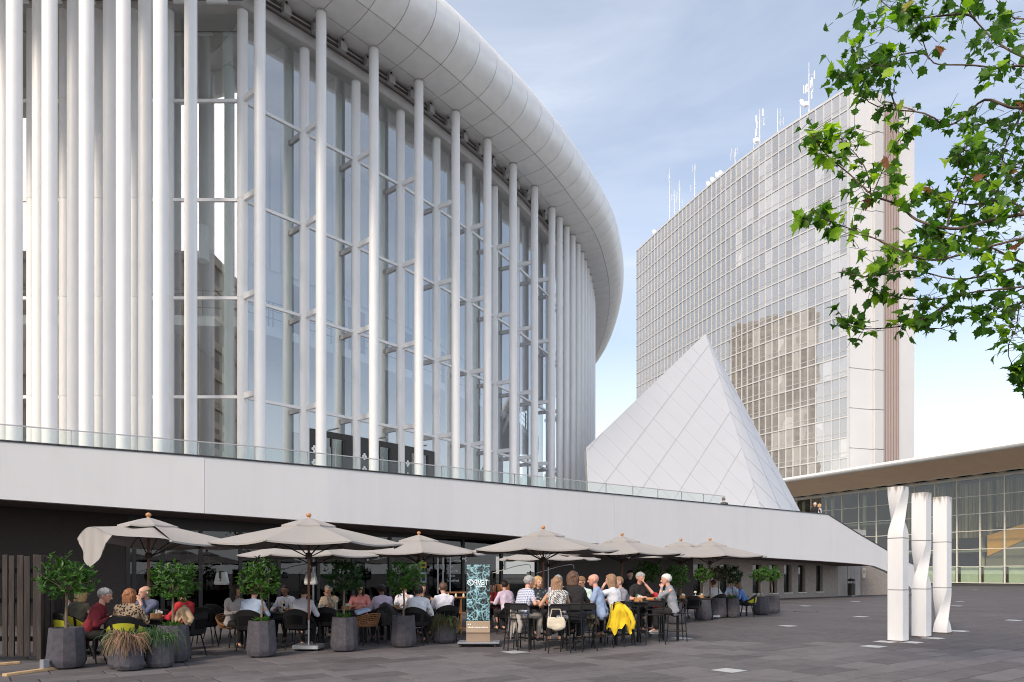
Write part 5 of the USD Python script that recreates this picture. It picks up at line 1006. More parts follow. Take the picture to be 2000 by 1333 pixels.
def person(label, hx, hy, Y, face, seat=None, lean=0.22, yaw=0.0, pitch=0.1, roll=0.0, hair='short', hcol='brown', skin='fair', top='white_shirt', legs='black_cloth', sleeve='long', hands=('table', 'table'), shoes='shoe_dark', size=1.0, beard=False, glasses=False, stand=False, ground=0.0, belly=0.0, tie=False, chair=None, chair_label=None, extra=None, foot=None):
    """face: heading in the photo's plan, 0 = to the right, 90 = away, -90 = towards the viewer. The top of the head is at photo pixel (hx, hy) at depth Y."""
    rz = math.radians(face); s = size
    cl, sl = math.cos(lean), math.sin(lean)
    def T(x, y, z): return np.array([x*cl+z*sl, y, z*cl-x*sl])               # torso frame to local, about the pelvis
    top_w = P(hx, hy, Y); hgt = top_w[2]-ground
    sit = (0.10+0.585*cl+0.118+0.125)*s
    if stand: hs = None; pel = np.array([0, 0, 0.93*hgt/1.75]); s = hgt/1.75*0.985
    else: hs = min(max(hgt-sit, seat-0.05), seat+0.06); pel = np.array([0, 0, hs+0.10*s])
    J = lambda x, y, z: pel+s*T(x, y, z)
    neck = J(0.0, 0, 0.545); hc = pel+s*(T(0.0, 0, 0.585)+np.array([0.035, 0, 0.118])); Rh = rotm(yaw, pitch, roll); H = lambda f, l, u: hc+s*(Rh@np.array([f, l, u]))
    base = np.array([top_w[0], top_w[1], ground])-mat3(rz)@np.array([hc[0], hc[1], 0])
    # ---- body skin
    body = []
    torso = lambda e: [hull((J(0, .085, 0), (.115+e)*s), (J(0, -.085, 0), (.115+e)*s), (J(0.01+belly*.5, .06, .2), (.105+e+belly)*s), (J(0.01+belly*.5, -.06, .2), (.105+e+belly)*s)), hull((J(0.01+belly*.5, .06, .2), (.105+e+belly)*s), (J(0.01+belly*.5, -.06, .2), (.105+e+belly)*s), (J(0.0, .085, .38), (.105+e)*s), (J(0.0, -.085, .38), (.105+e)*s)),
                       hull((J(0, .085, .38), (.105+e)*s), (J(0, -.085, .38), (.105+e)*s), (J(-.01, .165, .475), (.058+e)*s), (J(-.01, -.165, .475), (.058+e)*s), (J(-.015, 0, .515), (.06+e)*s))]
    body += torso(-0.012); body += chain([(J(-.015, 0, .49), .062*s), (neck, .054*s), (H(-.02, 0, -.07), .052*s)])
    body.append(hull((H(-.022, 0, .03), .094*s), (H(.03, 0, .03), .077*s), (H(.045, 0, -.05), .056*s), (H(.066, 0, -.088), .028*s)))
    body.append(hull((H(.098, 0, .012), .009*s), (H(.118, 0, -.022), .0135*s), (H(.092, .014, -.028), .010*s), (H(.092, -.014, -.028), .010*s)))
    body.append(hull((H(.09, .032, .022), .014*s), (H(.09, -.032, .022), .014*s)))
    body.append(hull((H(.086, .016, -.062), .010*s), (H(.086, -.016, -.062), .010*s)))
    for sd in (-1, 1): body.append(hull((H(-.012, sd*.086, .004), .018*s), (H(-.006, sd*.086, -.026), .012*s)))
    arms = []
    for sd, tgt in zip((1, -1), hands):
        S = J(-.01, sd*.175, .47); pole = np.array([-0.35, sd*0.75, -0.8])
        if tgt == 'table': Tg = np.array([0.40*s, sd*0.13, pel[2]+0.26*s])
        elif tgt == 'mid': Tg = np.array([0.36*s, sd*0.05, pel[2]+0.28*s])
        elif tgt == 'mouth': Tg = H(.16, sd*.03, -.10)
        elif tgt == 'chin': Tg = H(.12, sd*.03, -.16)
        elif tgt == 'lap': Tg = np.array([0.28*s, sd*0.08, pel[2]+0.10*s])
        elif tgt == 'down': Tg = np.array([0.10, sd*0.27*s, pel[2]-0.02*s])
        else: Tg = np.array(tgt, float)*np.array([1, 1, 1])+np.array([0, 0, pel[2]])
        E, W = ik(S, Tg, .285*s, .25*s, pole); arms.append((sd, S, E, W))
        body += chain([(S, .050*s), (E, .039*s), (W, .027*s)]); dd = W-E; pl = np.array([0, 0, -1.0]) if tgt not in ('mouth', 'chin') else (H(0, 0, -.05)-W)
        body += hand_parts(W, dd/np.linalg.norm(dd), pl+np.array([0, -sd*0.3, 0]), sd)
    lg = []
    for sd in (1, -1):
        if stand: K = np.array([.02, sd*.10*s, .50*s]); A = np.array([-.02, sd*.10*s, .085]); hp = pel+s*np.array([0, sd*.09, -.02])
        else:
            hp = J(0.02, sd*.095, -.01); K = np.array([0.44*s, sd*.12, pel[2]-.005]); A = np.array([0.40*s, sd*.11, max(pel[2]-.44*s, 0.085)])
        lg.append((sd, hp, K, A)); body += chain([(hp, .085*s), (K, .055*s), (A+(K-A)*0.6, .053*s), (A, .036*s)])
        body.append(hull((A, .036*s), (A+np.array([.12, 0, -.045])*s, .026*s), (A+np.array([-.03, 0, -.04])*s, .03*s)))
    t = thing('person', label, 'person', base, rz)
    sk = 'skin_'+skin
    obj('body', soften(union(body), 0.022*s, 5), sk, t, smooth=True)
    for sd in (-1, 1): obj('eye', moved(trimesh.creation.icosphere(1, 0.0095*s), H(.0915, sd*.031, .006)), 'eye_dark', t)
    obj('mouth', soften(hull((H(.093, .018, -.062), .0058*s), (H(.097, 0, -.062), .0065*s), (H(.093, -.018, -.062), .0058*s)), 0.01, 1), 'lip', t, smooth=True)
    # ---- clothes
    sh = torso(0.012)+([hull((J(-.015, 0, .50), .064*s), (J(-.005, 0, .535), .060*s))] if sleeve != 'none' else [])
    for sd, S, E, W in arms:
        if sleeve == 'long': sh += chain([(S, .062*s), (E, .050*s), (W+(E-W)*0.08, .036*s)])
        elif sleeve == 'half': sh += chain([(S, .062*s), (E+(S-E)*0.25, .055*s)])
        else: sh.append(sph(S+np.array([0, -sd*.02, 0]), .06*s))
    obj('top', soften(union(sh), 0.026*s, 4, 0.036*s, 8.5, int(hx)), top, t, smooth=True)
    tr = [hull((J(0, .085, -.01), .125*s), (J(0, -.085, -.01), .125*s), (J(0, .075, .07), .118*s), (J(0, -.075, .07), .118*s))]
    for sd, hp, K, A in lg: tr += chain([(hp, .096*s), (K, .068*s), (A+(K-A)*(0.12 if legs != 'skirt' else 0.9), .050*s)])
    obj('trousers', soften(union(tr), 0.035*s, 3, 0.024*s, 8.0, int(hx)+1), legs if legs != 'skirt' else 'black_cloth', t, smooth=True)
    for sd, hp, K, A in lg: obj('shoe', soften(hull((A+np.array([0, 0, -.03])*s, .044*s), (A+np.array([.13, 0, -.052])*s, .033*s), (A+np.array([-.03, 0, -.05])*s, .036*s)), 0.03, 1), shoes, t, smooth=True)
    if tie: obj('tie', soften(hull((J(.115, 0, .46), .022*s), (J(.135, 0, .20), .03*s)), 0.03, 1), 'black_cloth', t, smooth=True)
    # ---- hair
    if hair != 'bald':
        cap = hull((H(-.030, 0, .036), .101*s), (H(.02, 0, .048), .082*s))
        def hb(f0, f1, l0, l1, u0, u1):
            b = Manifold.cube([f1-f0, l1-l0, u1-u0]).translate([f0, l0, u0]).scale([s]*3)
            m = np.eye(4); m[:3, :3] = Rh; m[:3, 3] = hc; return b.transform([list(map(float, r)) for r in m[:3]])
        cap = cap-hb(0.045, .3, -.2, .2, -.2, .062)-hb(0.012, .3, -.2, .2, -.2, .010)-hb(-.3, .3, -.2, .2, -.3, -.055)
        if hair == 'fringe': cap = cap-hb(-.05, .3, -.2, .2, .05, .3)
        ms = [cap]
        if hair == 'short': ms.append(hull((H(.055, .03, .088), .028*s), (H(.045, -.035, .09), .028*s), (H(-.02, 0, .10), .045*s)))
        if hair in ('bob', 'long'):
            dn = -.125 if hair == 'bob' else -.235
            ms += [hull((H(-.05, .05, .0), .062*s), (H(-.05, -.05, .0), .062*s), (H(-.068, .05, dn), .040*s), (H(-.068, -.05, dn), .040*s))]
            for sd in (-1, 1): ms.append(hull((H(.015, sd*.075, .05), .034*s), (H(-.03, sd*.085, .0), .036*s), (H(.0, sd*.082, dn*.85), .028*s), (H(-.04, sd*.07, dn), .034*s)))
            ms.append(hull((H(.05, .04, .082), .03*s), (H(.05, -.04, .082), .03*s), (H(-.03, 0, .105), .04*s)))
        if hair == 'pony': ms += chain([(H(-.10, 0, .03), .04*s), (H(-.14, 0, -.05), .035*s), (H(-.12, 0, -.18), .015*s)])
        v, f = soften(union(ms), 0.016*s, 3); q = (v-hc)@Rh/s; ang = np.arctan2(q[:, 1], q[:, 0]); st = np.sin(ang*26+q[:, 2]*30)*0.5+meshkit.noise(q*np.array([60, 60, 22]), 5)-0.5
        nn = trimesh.Trimesh(v, f, process=False).vertex_normals; obj('hair', (v+nn*(st*0.012*s)[:, None], f), 'hair_'+hcol, t, smooth=True)
    else:
        for sd in (-1, 1): obj('brow', soften(hull((H(.102, sd*.02, .026), .005*s), (H(.092, sd*.045, .026), .005*s)), 0.01, 1), 'hair_brown', t)
    if beard: obj('beard', soften(hull((H(.05, .035, -.075), .032*s), (H(.05, -.035, -.075), .032*s), (H(.075, 0, -.095), .03*s)), 0.015, 2), 'hair_'+hcol, t, smooth=True)
    if glasses:
        gl = [tube([H(.106, sd*.032+.022*math.cos(a), .004+.018*math.sin(a)) for a in np.linspace(0, TAU, 15)], .0025, 5, caps=False) for sd in (-1, 1)]+[tube([H(.106, sd*.054, .01), H(.0, sd*.09, .01)], .0025, 5) for sd in (-1, 1)]
        obj('glasses', gl, 'black_frame', t)
    if not stand and chair: 
        copy('chair' if chair != 'bar_chair' else 'bar_chair', chair, chair_label or ' '.join((('bar chair of the ' if chair == 'bar_chair' else 'chair of the ')+label).split()[:16]), 'chair', base+mat3(rz)@np.array([-0.02, 0, 0])+np.array([0, 0, 0]), rz+R.uniform(-.06, .06), 'bar chairs around the high tables' if chair == 'bar_chair' else 'chairs around the low tables')
    return t, base, rz, (hs, pel, J)
# ---------------------------------------------------------------- chairs
pm('chair_black', (0.010, 0.009, 0.010), r=0.45, spec=0.3); pm('lime', (0.40, 0.38, 0.015), r=0.75); pm('rattan', (0.30, 0.135, 0.05), r=0.6, var=0.3, scale=60); pm('black_fabric', (0.008, 0.0075, 0.008), r=0.95, spec=0.1)
def build_bar_chair(pr):
    obj('seat', cbox(-0.2, 0.21, -0.21, 0.21, 0.645, 0.67, 0.008), 'chair_black', pr)
    for sx, sy in ((1, 1), (1, -1), (-1, 1), (-1, -1)): obj('leg', tube([(sx*0.19, sy*0.19, 0.65), (sx*0.235, sy*0.225, 0.0)], 0.0125, 8), 'chair_black', pr)
    for z, k in ((0.24, 0.222),): obj('footrest', tube([(k, k-.01, z), (k, -k+.01, z), (-k, -k+.01, z), (-k, k-.01, z), (k, k-.01, z)], 0.010, 6), 'chair_black', pr)
    obj('back_frame', tube([(-0.19, 0.19, 0.65), (-0.235, 0.2, 0.94), (-0.24, 0.17, 0.975), (-0.24, -0.17, 0.975), (-0.235, -0.2, 0.94), (-0.19, -0.19, 0.65)], 0.0125, 8), 'chair_black', pr)
    obj('back_slat', cbox(-0.236, -0.222, -0.185, 0.185, 0.85, 0.965, 0.005), 'chair_black', pr); obj('back_slat', cbox(-0.222, -0.208, -0.19, 0.19, 0.77, 0.80, 0.005), 'chair_black', pr)
def build_shell_chair(pr, pad='black_fabric', rim='chair_black', wide=False):
    n = 18; ang = np.linspace(math.radians(75), math.radians(285), n); r = 0.27
    def sh(z0, z1, rr, bulge):
        g = np.zeros((n, 6, 3))
        for i, a in enumerate(ang):
            w = math.cos((a-math.pi)*0.82)**1.0; 
            for j in range(6):
                t = j/5; z = z0+(z1-z0)*t*max(w, 0.12); q = rr+0.05*t; g[i, j] = [q*math.cos(a), q*math.sin(a)*0.98, z]
        return g
    gi = sh(0.44, 0.84, r, 0); obj('seat', lathe([(0.03, 0.40), (0.24, 0.41), (0.265, 0.44), (0.24, 0.465), (0.02, 0.47)], 20), 'black_fabric', pr, smooth=40)
    v, f = shell(gi, sh(0.44, 0.84, r+0.03, 0)); obj('shell', sheet(sh(0.44, 0.84, r+0.032, 0)), rim, pr, smooth=True)
    for k in range(3):
        i0, i1 = k*6, min(k*6+6, n-1); obj('back_pad', shell(gi[i0:i1+1 if i1 == n-1 else i1], sh(0.44, 0.84, r+0.03, 0)[i0:i1+1 if i1 == n-1 else i1]), pad, pr, smooth=40)
        gg = sh(0.47, 0.80, r+0.036, 0)[i0:i1]; obj('outer_pad', sheet(gg[:, 1:5] if len(gg) else gg), pad, pr, smooth=True)
    top = [gi[i, -1]+np.array([0.015*math.cos(ang[i]), 0.015*math.sin(ang[i]), 0.01]) for i in range(n)]; obj('rim', tube(top, 0.014, 6), rim, pr, smooth=True)
    for sx, sy in ((1, 1), (1, -1), (-1, 1), (-1, -1)): obj('leg', tube([(sx*0.16, sy*0.16, 0.42), (sx*0.24, sy*0.23, 0.0)], 0.013, 8), 'chair_black', pr)
def build_rattan(pr):
    n = 22; ang = np.linspace(math.radians(60), math.radians(300), n)
    obj('seat', lathe([(0.05, 0.40), (0.27, 0.41), (0.29, 0.43), (0.05, 0.44)], 20), 'rattan', pr, smooth=40)
    for k in range(7): obj('hoop', tube([((0.28+0.012*k)*math.cos(a), (0.28+0.012*k)*math.sin(a), 0.44+k*0.045*max(0.15, math.cos((a-math.pi)*0.7))) for a in ang], 0.010, 5), 'rattan', pr)
    obj('weave', [tube([(0.28*math.cos(a), 0.28*math.sin(a), 0.42), (0.36*math.cos(a), 0.36*math.sin(a), 0.44+6*0.045*max(0.15, math.cos((a-math.pi)*0.7)))], 0.006, 4) for a in np.linspace(ang[0], ang[-1], 40)], 'rattan', pr, kind='stuff')
    for sx, sy in ((1, 1), (1, -1), (-1, 1), (-1, -1)): obj('leg', tube([(sx*0.17, sy*0.17, 0.42), (sx*0.22, sy*0.22, 0.0)], 0.016, 8), 'chair_black', pr)
proto('bar_chair', build_bar_chair); proto('shell_chair', lambda p: build_shell_chair(p)); proto('lime_chair', lambda p: build_shell_chair(p, 'lime')); proto('rattan_chair', build_rattan)

# ---------------------------------------------------------------- tables
pm('table_black', (0.010, 0.009, 0.010), r=0.5, spec=0.3)
def table(label, x, Y, L, W, h, rz, top='table_black', group=None):
    q = GX(x, Y); t = thing('table', label, 'table', q, rz, group)
    obj('tabletop', cbox(-L/2, L/2, -W/2, W/2, h-0.03, h, 0.006), top, t)
    for sx in (-1, 1):
        for sy in (-1, 1): obj('leg', cbox(sx*(L/2-0.07)-.025, sx*(L/2-0.07)+.025, sy*(W/2-0.07)-.025, sy*(W/2-0.07)+.025, 0, h-0.03, 0.004), 'table_black', t)
    obj('apron', [box(-L/2+.1, L/2-.1, sy*(W/2-.07)-.01, sy*(W/2-.07)+.01, h-.09, h-.031) for sy in (-1, 1)], 'table_black', t)
    return q, rz, h
AW = math.atan2(UD[1], UD[0])
HI1 = table('long black high table crowded with people', 1108, 15.75, 2.3, 0.75, 0.93, 0.46)
HI2 = table('black high table between the man in black and the man in grey', 1271, 17.15, 1.25, 0.75, 0.93, 0.40)
LO = [table('low black table of the couple behind the straw grasses', 262, 13.7, 1.3, 0.75, 0.74, 0.1), table('low black table of the shirt sleeved men behind the umbrella pole', 548, 15.9, 1.9, 0.75, 0.74, 0.15), table('low black table right of the umbrella pole, set with glasses', 668, 16.9, 1.1, 0.75, 0.74, 0.1), table('low black table of the two men in pale shirts', 822, 17.5, 1.7, 0.75, 0.74, 0.1),
      table('low black table behind the lit sign', 975, 20.3, 1.3, 0.75, 0.74, 0.3), table('low black table left of the pale dry tree', 1345, 24.6, 1.6, 0.75, 0.74, 0.3), table('far black table of the people by the lime chair', 1418, 26.9, 1.5, 0.75, 0.74, 0.3), table('low black table of the blond women beside the timber screen', 135, 14.6, 0.8, 0.75, 0.74, 0.0), table('added black table at the back by the shop glass', 720, 19.5, 1.4, 0.75, 0.74, 0.2), table('added black table far back under the rear umbrella', 1100, 23.0, 1.8, 0.75, 0.74, 0.3)]  # last two tables added as dark fill behind the guests
# ---------------------------------------------------------------- the guests
LOW, BAR = 0.46, 0.66
pp = person
pp('blond woman in bright floral top half hidden by the bay tree at the screen', 112, 1156, 14.9, -60, LOW, hair='bob', hcol='blond', top='floral_bright', sleeve='half', hands=('mid', 'table'), chair='shell_chair')
pp('woman with wavy blond hair and olive jacket seen from behind', 160, 1158, 13.9, 75, LOW, hair='bob', hcol='blond', top='olive', lean=0.3, chair='lime_chair')
pp('grey haired man in maroon sweater leaning over the table', 205, 1152.5, 12.9, 12, LOW, hcol='grey', top='maroon', lean=0.42, pitch=0.25, skin='ruddy', size=1.04, chair='lime_chair')
pp('woman in leopard print with reddish blond hair seen from behind', 254, 1153, 13.1, 100, LOW, hair='bob', hcol='red', top='leopard', lean=0.3, yaw=-0.3, chair='shell_chair')
pp('bald man in blue shirt with hands at his chin', 283, 1152, 14.3, -100, LOW, hair='bald', top='denim_shirt', skin='fair', hands=('chin', 'mid'), yaw=-0.45, lean=0.3, size=1.04, chair='shell_chair')
pp('person in red knitwear hidden behind the second bay tree', 355, 1165, 13.8, 165, LOW, hcol='dark', top='red_knit', lean=0.15, chair='shell_chair', chair_label='chair with a beige jacket hung over its back, behind the second bay tree')
pp('dark haired woman in pale top sitting in the rattan chair', 461, 1149, 15.6, -40, LOW, hair='long', hcol='dark', skin='tan', top='pale_grey', yaw=0.55, lean=0.12, hands=('lap', 'table'), chair='rattan_chair', chair_label='curved rattan chair of the dark haired woman')
pp('man in light blue shirt seen from behind at the rattan chair table', 497, 1154, 15.1, 92, LOW, hcol='brown', top='pale_blue', lean=0.25, chair='shell_chair')
pp('man in white shirt and dark tie facing the viewer', 556, 1148, 16.9, -95, LOW, hcol='dark', skin='brown', top='white_shirt', tie=True, hands=('mid', 'table'), chair='shell_chair')
pp('man in white shirt seen from behind at the umbrella pole', 594, 1152, 15.4, 85, LOW, hcol='dark', top='white_shirt', lean=0.3, chair='shell_chair')
pp('man in sand coloured shirt resting his chin on his hand', 641, 1152, 17.8, -95, LOW, hcol='grey', skin='tan', top='sand', hands=('chin', 'mid'), lean=0.35, chair='shell_chair')
pp('person in pink top in the shade behind the dark bay tree', 703, 1158, 18.2, -80, LOW, hair='long', hcol='dark', skin='tan', top='pink', chair='shell_chair')
pp('man in pale pink shirt turned away, his jacket over the chair', 745, 1149, 16.9, 118, LOW, hcol='dark', skin='brown', top='lilac', lean=0.12, chair='shell_chair', chair_label='chair with a dark jacket hung over its back')
pp('man in pale shirt bent far over the table with his back to the viewer', 818, 1157, 16.5, 88, LOW, hcol='dark', top='white_tee', lean=0.62, size=1.1, chair='shell_chair')
pp('brown haired man in white shirt seen from behind left of the sign', 865, 1147, 17.1, 112, LOW, hcol='brown', top='white_shirt', lean=0.12, size=1.04, chair='shell_chair')
pp('person in white sleeves facing the viewer behind the third bay tree', 790, 1152, 18.5, -85, LOW, hcol='brown', top='white_shirt', hands=('mouth', 'mid'), chair='shell_chair')
pp('woman raising her bare arm between the two men in pale shirts', 826, 1146, 18.6, -70, LOW, hair='bob', hcol='dark', skin='tan', top='black_cloth', sleeve='none', hands=((0.35, 0.35, 0.42), 'mid'), chair='shell_chair')
pp('man in pink shirt seen from behind right of the lit sign', 984, 1143, 18.9, 125, LOW+0.1, hcol='dark', top='lilac', lean=0.35, hair='short', skin='ruddy', chair='shell_chair')
pp('person in red behind the lit sign', 961, 1158, 20.8, -80, LOW, hcol='dark', top='red_knit', chair='shell_chair')
# around the high tables
pp('grey haired man in blue checked shirt at the left of the high table', 1034, 1132, 15.2, 40, BAR, hair='short', hcol='grey', top='plaid', sleeve='half', legs='khaki', lean=0.38, yaw=-0.25, pitch=0.2, skin='ruddy', hands=((0.42, -0.1, 0.22), (0.34, -0.3, 0.24)), chair='bar_chair', size=1.05)
pp('blond woman in dark floral blouse facing the viewer', 1051, 1134, 16.4, -80, BAR, hair='bob', hcol='blond', top='floral', sleeve='half', yaw=0.35, chair='bar_chair')
pp('brown haired woman in black and white patterned top seen from behind', 1087, 1130, 14.7, 95, BAR, hair='long', hcol='lightbrown', top='bw_print', sleeve='none', skin='tan', legs='black_cloth', lean=0.22, hands=((0.38, 0.28, 0.20), 'table'), shoes='shoe_tan', chair='bar_chair', size=1.0)
pp('grey haired man half hidden behind the woman in patterned top', 1090, 1124, 16.6, -95, BAR, hcol='grey', top='lilac', chair='bar_chair', skin='ruddy')
pp('brown haired person in black jacket seen from behind', 1119, 1130, 15.0, 82, BAR, hair='bob', hcol='brown', top='black_cloth', lean=0.2, size=1.12, chair='bar_chair')
pp('bearded reddish haired man with glasses in mint shirt', 1135, 1127, 16.6, -130, BAR, hcol='ginger', top='mint', beard=True, glasses=True, skin='ruddy', pitch=0.35, lean=0.3, sleeve='half', chair='bar_chair')
pp('bald man in blue short sleeved shirt turned to the left', 1159, 1130, 15.6, 168, BAR, hair='bald', top='sky_shirt', sleeve='half', legs='denim', lean=0.25, yaw=0.25, skin='ruddy', chair='bar_chair', size=1.07, belly=0.02)
pp('long haired woman in white top with her hand at her mouth', 1193, 1130.5, 15.9, 150, BAR, hair='long', hcol='lightbrown', top='white_tee', sleeve='half', hands=('mouth', 'table'), lean=0.2, size=1.05, shoes='shoe_tan', chair='bar_chair', chair_label='bar chair with a yellow jacket hung over its back')
pp('man in grey T-shirt behind the long haired woman in white', 1208, 1130, 16.9, -165, BAR, hcol='lightbrown', top='grey_tee', sleeve='half', lean=0.3, chair='bar_chair')
pp('grey haired man in black polo shirt eating at the high table', 1251, 1125, 17.9, -70, BAR, hcol='grey', top='black_cloth', sleeve='half', hands=('mouth', 'table'), skin='ruddy', pitch=0.25, yaw=0.15, belly=0.04, size=1.1, chair='bar_chair')
pp('grey haired man in long grey cardigan at the right end of the high table', 1301, 1130.5, 17.0, 176, BAR, hcol='white', top='grey_knit', hands=('chin', 'table'), lean=0.25, legs='black_cloth', shoes='shoe_white', skin='ruddy', size=1.06, chair='bar_chair')
pp('waiter in black standing in the shade under the umbrellas', 1231, 1114, 22.2, -100, stand=True, hcol='dark', top='black_cloth', skin='fair', hands=('down', 'down'), yaw=0.4)
# far tables
pp('person in white T-shirt seen from behind at the far tables', 1393, 1142, 26.2, 110, LOW+0.02, hair='short', hcol='brown', top='white_tee', sleeve='half', hands=('table', 'down'), skin='tan', chair='shell_chair')
pp('woman facing the viewer between the far planters', 1429, 1143, 27.6, -120, LOW, hair='pony', hcol='brown', top='pale_blue', sleeve='half', hands=('table', 'mid'), pitch=0.35, chair='shell_chair')
pp('brown haired person in blue bending over the far table', 1442, 1143.5, 26.5, 160, LOW, hair='bob', hcol='lightbrown', top='royal_blue', lean=0.45, pitch=0.3, chair='lime_chair', chair_label='lime backed chair of the person in blue at the far table')
pp('bearded visitor standing up on the terrace by the pavilion', 1592, 981.5, 47.2, -110, stand=True, ground=4.46, hcol='white', top='black_cloth', legs='black_cloth', hands=('down', 'lap'))
pp('visitor in white standing on the terrace beside the one in black', 1601, 984, 47.8, -60, stand=True, ground=4.46, hcol='blond', hair='bob', top='white_tee', legs='white_shirt', hands=('down', 'down'))
pp('person sitting on the terrace edge, only the head above the white wall', 1413, 979, 39.6, 90, LOW, ground=4.46, hcol='brown', top='charcoal')

# ---------------------------------------------------------------- empty chairs
for x, Y, rz, pr, lab in ((250, 12.75, 105, 'lime_chair', 'empty lime backed chair behind the straw grasses'), (1018, 14.9, 75, 'bar_chair', 'empty bar chair nearest to the lit sign'), (1275, 16.3, 95, 'bar_chair', 'empty bar chair before the high table of the man in black'), (1213, 16.05, 110, 'bar_chair', 'empty bar chair right of the yellow jacket'), (1143, 15.0, 90, 'bar_chair', 'empty bar chair between the person in black and the bald man'),
                          (712, 16.1, 140, 'rattan_chair', 'rattan chair with a pale cushion right of the dark bay tree'), (640, 16.0, 95, 'shell_chair', 'empty black chair right of the umbrella pole'), (1350, 23.9, 95, 'shell_chair', 'empty black chair left of the white umbrella foot'), (1330, 24.8, -90, 'shell_chair', 'empty black chair behind the man in grey cardigan'), (1060, 22.4, 90, 'shell_chair', 'added dark chair far back behind the blond woman'), (1140, 22.4, 90, 'shell_chair', 'added dark chair far back behind the bald man'),
                          (400, 16.0, 100, 'shell_chair', 'empty black chair left of the rattan chair in the shade'), (425, 17.6, 80, 'shell_chair', 'added dark chair behind the dark haired woman'), (470, 18.2, 95, 'shell_chair', 'added dark chair far behind the rattan chair'), (530, 18.5, 85, 'shell_chair', 'added dark chair behind the third bay tree from the left'), (575, 19.5, 100, 'shell_chair', 'added dark chair far behind the man with the dark tie'), (625, 20.0, 90, 'shell_chair', 'added dark chair far behind the umbrella pole'), (840, 20.5, 90, 'shell_chair', 'added dark chair behind the woman raising her arm'), (930, 21.0, 80, 'shell_chair', 'added dark chair behind the lit sign'), (1010, 20.2, 90, 'shell_chair', 'dim empty chair behind the man in checked shirt'), (1180, 21.0, 95, 'shell_chair', 'added dark chair behind the long haired woman in white'), (1225, 24.0, 85, 'shell_chair', 'added dark chair behind the waiter in black'), (690, 19.0, 90, 'shell_chair', 'added dark chair near the shop glass behind the dark bay tree'), (760, 19.2, 90, 'shell_chair', 'added dark chair near the shop glass behind the man in pale pink')):  # rear chairs added to darken the open ground between the tables
    copy('bar_chair' if pr == 'bar_chair' else 'chair', pr, lab, 'chair', GX(x, Y), math.radians(rz), 'bar chairs around the high tables' if pr == 'bar_chair' else 'chairs around the low tables')
# ---------------------------------------------------------------- things hung over chairs, bags
def drape(name, label, x, y0, Y, w, h, mat, seed, tilt=0.0, cat='jacket', depth=0.10, rz=0.0):
    rr = np.random.default_rng(seed); c = P(x, y0, Y); g = np.zeros((17, 15, 3))
    for i in range(17):
        t = i/16
        for j in range(15):
            s = j/14-0.5; hem = 1+0.16*math.sin(s*9+seed)+0.10*math.sin(s*21+seed*2)
            g[i, j] = [s*w*(0.62+0.5*t)+tilt*t, -0.05-depth*math.sin(min(t*3, 1)*math.pi/2)-0.028*math.sin(s*13+seed+t*1.5)*t-0.012*math.sin(s*31+t*5)-0.02*math.sin(s*7-t*8+seed), -h*t*hem+0.03*math.cos(s*6)]
    t_ = thing(name, label, cat, c, rz); back = g.copy(); back[:, :, 1] += 0.07
    obj('outer', shell(g, back), mat, t_, smooth=True); obj('fold', sheet(np.stack([g[0], g[0]+np.array([0, 0.06, 0.025]), back[2]], 0)), mat, t_, smooth=True)
    sl = tube([g[1, 12], g[4, 13]+[0.05, -0.04, 0], g[9, 13]+[0.09, -0.05, 0], g[12, 13]+[0.05, -0.06, -0.02]], [0.05, 0.055, 0.05, 0.045], 10); obj('sleeve', sl, mat, t_, smooth=True); return t_
drape('yellow_jacket', 'bright yellow jacket hung over a bar chair', 1207, 1180, 15.45, 0.50, 0.55, 'yellow', 3, rz=0.1)
drape('beige_jacket', 'beige knitted jacket over the chair behind the second bay tree', 361, 1187, 13.35, 0.30, 0.27, 'tan_knit', 5)
drape('dark_jacket', 'dark jacket over the chair left of the third bay tree', 752, 1181, 16.6, 0.42, 0.45, 'charcoal', 7)
drape('pale_coat', 'pale grey coat hanging at the left end of the high table', 1001, 1180, 14.95, 0.20, 0.62, 'khaki', 9)
drape('olive_scarf', 'brown bag cloth hanging between two bar chairs', 1149, 1198, 15.1, 0.16, 0.28, 'olive', 13, cat='bag')
q = P(1086, 1214, 14.25); t = thing('handbag', 'cream handbag hanging on the bar chair of the woman in patterned top', 'handbag', q)
obj('pouch', soften(hull(((-0.13, 0, 0.05), 0.035), ((0.13, 0, 0.05), 0.035), ((-0.15, 0, -0.10), 0.045), ((0.0, 0, -0.14), 0.045), ((0.15, 0, -0.10), 0.045)), 0.03, 2, 0.03, 10, 4), 'cream', t, smooth=True); obj('strap', tube([(-0.12, 0, 0.07), (-0.08, 0.02, 0.24), (0.08, 0.02, 0.24), (0.12, 0, 0.07)], 0.01, 6), 'cream', t)
q = P(1279, 1168, 18.1); t = thing('red_backpack', 'red backpack standing behind the high table of the man in black', 'backpack', (q[0], q[1], 0)); obj('bag', soften(hull(((-0.06, 0, 0.80), 0.13), ((0.06, 0, 0.80), 0.13), ((0, 0, 1.02), 0.11)), 0.03, 2, 0.02, 7, 2), 'red_knit', t, smooth=True); obj('pocket', soften(hull(((0.02, -0.10, 0.80), 0.07), ((0.02, -0.10, 0.90), 0.06)), 0.03, 2), 'red_knit', t, smooth=True); obj('stand', [tube([(sx, sy, 0), (sx, sy, 0.68)], 0.015, 6) for sx in (-.12, .12) for sy in (-.1, .1)]+[box(-.16, .16, -.14, .14, .66, .69)], 'chair_black', t)
q = P(708, 1198, 16.0); t = thing('cushion', 'pale blue cushion lying in the rattan chair', 'cushion', q, 0.5); obj('pad', soften(hull(((-0.13, -.08, 0), 0.035), ((0.13, -.08, 0.07), 0.035), ((-0.12, .1, 0.03), 0.035), ((0.12, .1, 0.09), 0.035)), 0.03, 2, 0.02, 8, 1), 'pale_blue', t, smooth=True)
